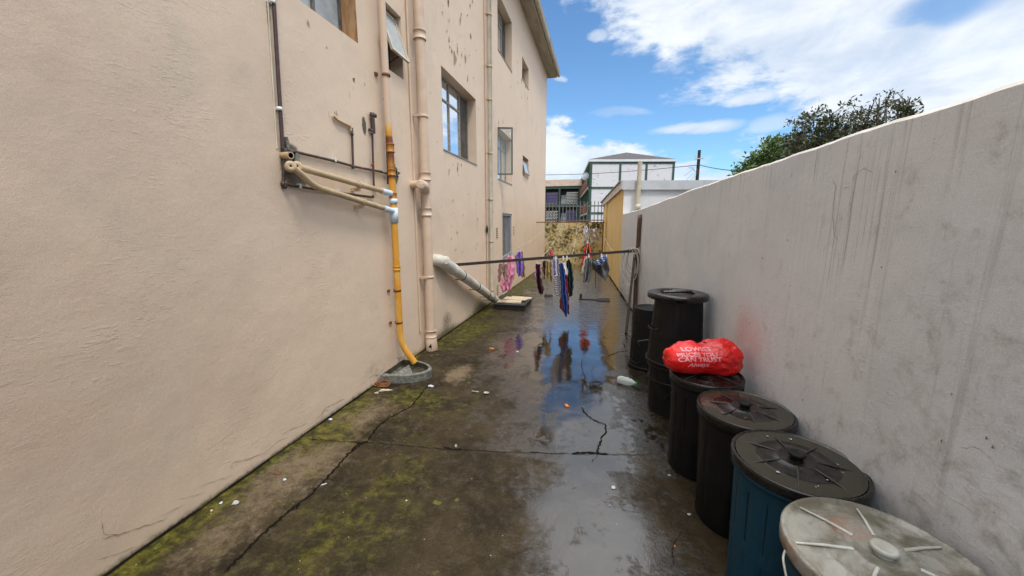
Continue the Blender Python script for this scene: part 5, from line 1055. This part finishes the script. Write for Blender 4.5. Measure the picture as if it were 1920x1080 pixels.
# ================================================================== WASHING
def polept(t): return PL0.lerp(PL1, t)
def rearpt(t): return Vector((LX, 13.4, 1.78)).lerp(Vector((.06, 14.6, 1.78)), t)
for i, (t0, t1) in enumerate(((.19, .22), (.45, .38), (.62, .60), (.70, .78), (.86, .93))):
    m_ = MB(); a_ = polept(t0)+Vector((0, .03, .0)); b_ = rearpt(t1); m_.tube(cable(a_, b_, .12, n=20), .003, 5)
    tag(m_.build('washing_line', M['rope'], wloc=a_), ['thin washing line nearest the apartment wall, above the pink clothes', 'thin washing line over the maroon cloth', 'thin washing line over the bundle of long blue clothes', 'thin washing line just right of the blue bundle', 'thin washing line over the grey towel by the boundary wall'][i], 'washing line', 'washing lines running down the alley')
def cmat(name, c1, c2=None, scale=14, stripes=None):
    def fn(T, b):
        o = T.obj()
        if stripes:
            ws = T.node('ShaderNodeTexWave', {'bands_direction': stripes[1] if len(stripes) > 1 else 'Z'}, Vector=o, Scale=stripes[0], Distortion=stripes[2] if len(stripes) > 2 else 2., Detail=1.); T.put(b.inputs['Base Color'], T.mix(T.ramp(ws.outputs['Fac'], .45, .55), c1, c2))
        elif c2: T.put(b.inputs['Base Color'], T.mix(T.ramp(T.noise(o, scale, 4, .6), .45, .58), c1, c2))
        T.put(b.inputs['Normal'], T.bump(T.noise(T.scale(o, (3, 3, .6)), 12, 4, .6), .5, .02))
    return pmat(name, c1, .85, 0, .2, fn)
def cloth(name, label, cat, y, rows, mat, seed=0, fold=.03, folds=3., yaw=0., peg=True, lean=0., notch=None):
    rr = random.Random(seed); rows = sorted(rows, key=lambda r: r[0]); nt, nsg = 34, 26
    vv = [r[0] for r in rows]; ul = [r[1] for r in rows]; ur = [r[2] for r in rows]; V = []; ph = rr.uniform(0, 6)
    for j in range(nt+1):
        t = j/nt
        for i in range(nsg+1):
            s_ = i/nsg; v = vv[0]+(vv[-1]-vv[0])*t
            a = np.interp(v, vv, ul)+.55*math.sin(v*.5+seed); b = np.interp(v, vv, ur)+.55*math.sin(v*.45+seed*2)
            hem = (1.1*math.sin(s_*7+ph)+.7*math.sin(s_*15+ph*2))*(t**4); top = (.5*math.sin(s_*5+ph))*(1-t)**4
            vq = v+hem+top
            if notch and t > notch[1]: vq = v+hem-(t-notch[1])*(vv[-1]-vv[0])*math.exp(-((s_-notch[0])/.16)**2)*.95
            p = DY(a+(b-a)*s_, vq, y)
            dep = fold*(math.sin(s_*folds*2*math.pi+ph+1.2*t)+.4*math.sin(s_*folds*4.7*math.pi+2*ph+3*t)*.6)*(.35+.65*t)+yaw*(s_-.5)+lean*t
            p = p+Vector((p.x, p.y, p.z-CAMH))*(dep/y); V.append(p)
    m_ = MB(); n = nsg+1; m_.add(V, [(j*n+i, j*n+i+1, (j+1)*n+i+1, (j+1)*n+i) for j in range(nt) for i in range(nsg)], 0, True)
    loc = DY((ul[0]+ur[0])/2, vv[0], y); root = empty(name, loc, label, cat, 'washing hung out along the alley'); o = part(m_, 'fabric', M[mat], root)
    sm = o.modifiers.new('s', 'SOLIDIFY'); sm.thickness = .004; sm.offset = 0
    if peg:
        for uu in ((ul[0]*.8+ur[0]*.2), (ul[0]*.2+ur[0]*.8)):
            q = DY(uu, vv[0]-.6, y); k = MB(); k.box((q.x-.004, q.y-.008, q.z-.02), (q.x+.004, q.y+.008, q.z+.02)); part(k, 'peg', M['clip'], root)
    return root
for k, a in dict(pink=((.72, .30, .42),), mauve=((.30, .19, .17), (.36, .22, .19)), purple=((.20, .12, .42), (.26, .17, .5)), mustard=((.36, .22, .07),), maroon=((.04, .012, .02),), lilac=((.62, .34, .55),), rose=((.62, .06, .16),), gold=((.42, .30, .12), (.34, .23, .08)), black=((.015, .016, .02),),
                 wht=((.50, .47, .56), (.28, .26, .36)), blue=((.03, .065, .24), (.04, .08, .3)), red=((.20, .02, .02),), green=((.012, .03, .035), (.03, .055, .06)), white=((.68, .68, .68),), hood=((.65, .06, .02),), grey=((.15, .155, .165), (.18, .185, .19)), dgrey=((.085, .088, .095), (.11, .112, .12)), pale=((.52, .50, .58), (.62, .6, .64)), beige=((.48, .42, .36), (.54, .48, .42))).items():
    M[k] = cmat(k+'_cloth', *a)
M['zebra'] = cmat('zebra_print', (.65, .63, .66), (.02, .02, .03), stripes=(9., 'Z', 3.)); M['bstripe'] = cmat('blue_stripe', (.06, .14, .42), (.55, .62, .72), stripes=(11., 'Z', .6))
cloth('trousers', 'pair of pink trousers hanging by the gate, leftmost but one', 'trousers', 7.1, [(480, 952, 962), (487, 946, 965), (500, 944, 966), (515, 943, 965), (523, 940, 962), (535, 938, 958), (546, 942, 956)], 'pink', 1, .05, 2.2, .15)
cloth('tshirt', 'brown mauve top hanging leftmost on the washing lines', 'shirt', 6.6, [(494, 938, 951), (498, 935, 953), (508, 934, 951), (518, 934, 951), (528, 933, 950)], 'mauve', 2, .04, 2., .1, notch=(.5, .45))
cloth('tshirt', 'purple top hanging between the pink trousers and the mustard cloth', 'shirt', 7.9, [(472, 971, 977), (480, 966, 979), (490, 967, 981), (500, 968, 982), (510, 969, 981), (518, 973, 979)], 'purple', 3, .06, 2.)
cloth('cloth', 'narrow mustard cloth hanging just behind the purple top', 'cloth', 8.3, [(471, 973, 979), (485, 976, 982), (500, 978, 984), (520, 979, 984)], 'mustard', 4, .04, 1.5)
cloth('cloth', 'lilac cloth hanging behind the dark maroon one', 'cloth', 6.75, [(494, 1006, 1015), (505, 1004, 1015), (515, 1003, 1015), (526, 1003, 1014)], 'lilac', 6, .04, 2)
cloth('scarf', 'dark maroon cloth slanting down to a point left of the centre', 'cloth', 6.5, [(495, 1004, 1012), (505, 1005, 1013), (520, 1006, 1014), (535, 1007, 1017), (545, 1009, 1020), (551, 1010, 1018)], 'maroon', 5, .04, 1.5)
cloth('cloth', 'small rose pink cloth hanging far back above the pole', 'cloth', 9.5, [(465, 1033, 1034.5), (475, 1031.5, 1036), (486, 1030, 1038)], 'rose', 7, .05, 1)
cloth('shorts', 'black garment hanging between the maroon and the gold cloth', 'cloth', 7.7, [(489, 1017, 1024), (505, 1019, 1025), (523, 1020, 1025)], 'black', 8, .03, 1)
cloth('trousers', 'gold tan trousers hanging left of the grey patterned shirt', 'trousers', 7.4, [(489, 1024, 1031), (500, 1023, 1032), (512, 1022, 1034), (528, 1022, 1036)], 'gold', 9, .05, 2., notch=(.55, .5))
cloth('shirt', 'pale grey patterned shirt bunched above the zebra print', 'shirt', 6.35, [(484, 1037, 1046), (494, 1034, 1048), (505, 1034, 1048), (515, 1036, 1050), (530, 1040, 1052)], 'wht', 10, .05, 2)
cloth('skirt', 'black and white zebra striped cloth hanging in the middle', 'skirt', 6.2, [(517, 1039, 1051), (530, 1039, 1054), (545, 1040, 1055), (557, 1046, 1054)], 'zebra', 11, .03, 1.5, peg=False)
cloth('cloth', 'white sock shaped cloth beside the blue trousers', 'cloth', 6.35, [(494, 1055, 1060), (505, 1058, 1064), (516, 1061, 1065)], 'white', 12, .02, 1)
cloth('cloth', 'dark red garment hanging behind the long blue trousers', 'cloth', 6.4, [(496, 1055, 1062), (520, 1056, 1064), (550, 1054, 1066), (565, 1049, 1066), (577, 1050, 1067), (588, 1060, 1067)], 'red', 13, .04, 2)
cloth('trousers', 'long blue trousers hanging lowest, nearly touching the puddle', 'trousers', 6.15, [(493, 1048, 1055), (510, 1049, 1058), (530, 1052, 1061), (550, 1051, 1062), (565, 1053, 1065), (580, 1056, 1064), (593, 1060, 1063)], 'blue', 14, .05, 1.8)
cloth('trousers', 'dark green trousers hanging just right of the blue ones', 'trousers', 6.45, [(486, 1063, 1068), (498, 1062, 1072), (520, 1063, 1075), (540, 1065, 1075), (556, 1067, 1072)], 'green', 15, .05, 2)
cloth('jacket', 'orange red garment hanging above the pole in a peak', 'jacket', 8.6, [(456, 1100, 1102), (462, 1097, 1105), (470, 1094, 1108), (480, 1091, 1110), (500, 1092, 1100)], 'hood', 16, .05, 1.5)
cloth('vest', 'black garment inside the orange red peaked one', 'cloth', 8.45, [(461, 1100.5, 1102), (468, 1098, 1104), (480, 1096, 1107)], 'black', 26, .03, 1., peg=False)
cloth('trousers', 'pale grey trouser legs hanging behind the mid grey trousers', 'trousers', 6.2, [(484, 1096, 1104), (500, 1092, 1104), (513, 1089, 1102)], 'beige', 17, .03, 1)
cloth('trousers', 'mid grey trousers hanging left of the dark grey towel', 'trousers', 6.05, [(483, 1098, 1107), (495, 1096, 1108), (510, 1095, 1107), (520, 1094, 1107), (529, 1094, 1104)], 'grey', 18, .05, 1.8)
def swag(name, label, y, top, bot, mat, seed):
    nt, nsg = 24, 40; V = []; tu = [a for a, _ in top]; tv = [b for _, b in top]; bu = [a for a, _ in bot]; bv = [b for _, b in bot]
    for j in range(nt+1):
        for i in range(nsg+1):
            s_ = i/nsg; t = j/nt; k = s_*(len(top)-1); u0 = np.interp(k, range(len(top)), tu); v0 = np.interp(k, range(len(top)), tv); k2 = s_*(len(bot)-1); u1 = np.interp(k2, range(len(bot)), bu); v1 = np.interp(k2, range(len(bot)), bv)
            p = DY(u0+(u1-u0)*t, v0+(v1-v0)*t, y); dep = .05*math.sin(s_*9+seed+2*t)+.03*math.sin(s_*19-3*t)-.08*math.sin(math.pi*s_)*(1-t); V.append(p+Vector((p.x, p.y, p.z-CAMH))*(dep/y))
    m_ = MB(); n = nsg+1; m_.add(V, [(j*n+i, j*n+i+1, (j+1)*n+i+1, (j+1)*n+i) for j in range(nt) for i in range(nsg)], 0, True)
    root = empty(name, DY(*top[0], y), label, 'towel', 'washing hung out along the alley'); o = part(m_, 'fabric', M[mat], root); sm = o.modifiers.new('s', 'SOLIDIFY'); sm.thickness = .005; sm.offset = 0; return root
swag('towel', 'blue and white striped towel sagging above the dark grey towel', 6.2, [(1112, 492), (1118, 488), (1124, 484), (1130, 480), (1138, 478)], [(1112, 498), (1120, 500), (1127, 499), (1134, 494), (1139, 486)], 'bstripe', 1)
swag('towel', 'dark grey towel sagging between two pegs near the post', 6.05, [(1107, 484), (1113, 492), (1120, 496), (1128, 497), (1134, 490), (1138, 481)], [(1108, 492), (1112, 504), (1119, 511), (1127, 518), (1136, 527), (1143, 506)], 'dgrey', 2)
cloth('cloth', 'white cloth tied in a twist hanging far back from the rear bar', 'cloth', 12.2, [(424, 1096, 1101), (432, 1094, 1103), (445, 1097, 1102), (458, 1098, 1104)], 'pale', 20, .05, 1)
swag('cloth', 'pale lilac cloth draped across at the top of the far washing', 12.1, [(1099, 432), (1106, 431), (1113, 430), (1119, 426)], [(1100, 438), (1106, 437), (1113, 436), (1120, 437)], 'pale', 3)
swag('cloth', 'beige cloth draped across below the pale lilac one in the far washing', 11.9, [(1099, 442), (1107, 447), (1114, 440), (1121, 437)], [(1100, 448), (1108, 458), (1116, 448), (1124, 452)], 'beige', 4)
cloth('cloth', 'yellow patch of cloth hanging between the far pale ones', 'cloth', 12.4, [(432, 1106, 1114), (446, 1107, 1115)], 'gold', 22, .03, 1, peg=False)
m_ = MB(); p0 = DY(1117, 508, 6.1); p1 = DY(1117, 540, 6.1); m_.tube([p0, p1], .006, 6); tag(m_.build('thin_rod', M['bar'], wloc=p0), 'thin rod hanging straight down below the grey towel', 'rod')
# spare pegs on the pole
for i, u in enumerate((1042, 1056, 1063, 1104, 1128)):
    v = 489-(u-1040)*.06; q = DY(u, v-4, 6.0+i*.05); k = MB(); k.box((q.x-.009, q.y-.01, q.z-.04), (q.x+.009, q.y+.01, q.z+.035)); k.box((q.x-.012, q.y-.012, q.z-.005), (q.x+.012, q.y+.012, q.z+.008)); tag(k.build('clothes_peg', M['clip'], wloc=q), ['pale peg above the grey patterned shirt', 'pale peg above the blue trousers', 'pale peg above the green trousers', 'pale peg above the grey trousers', 'pale peg above the striped towel'][i], 'clothes peg', 'pegs along the pole')
for o in bpy.data.objects:
    if o.get('_abs') is not None: del o['_abs']
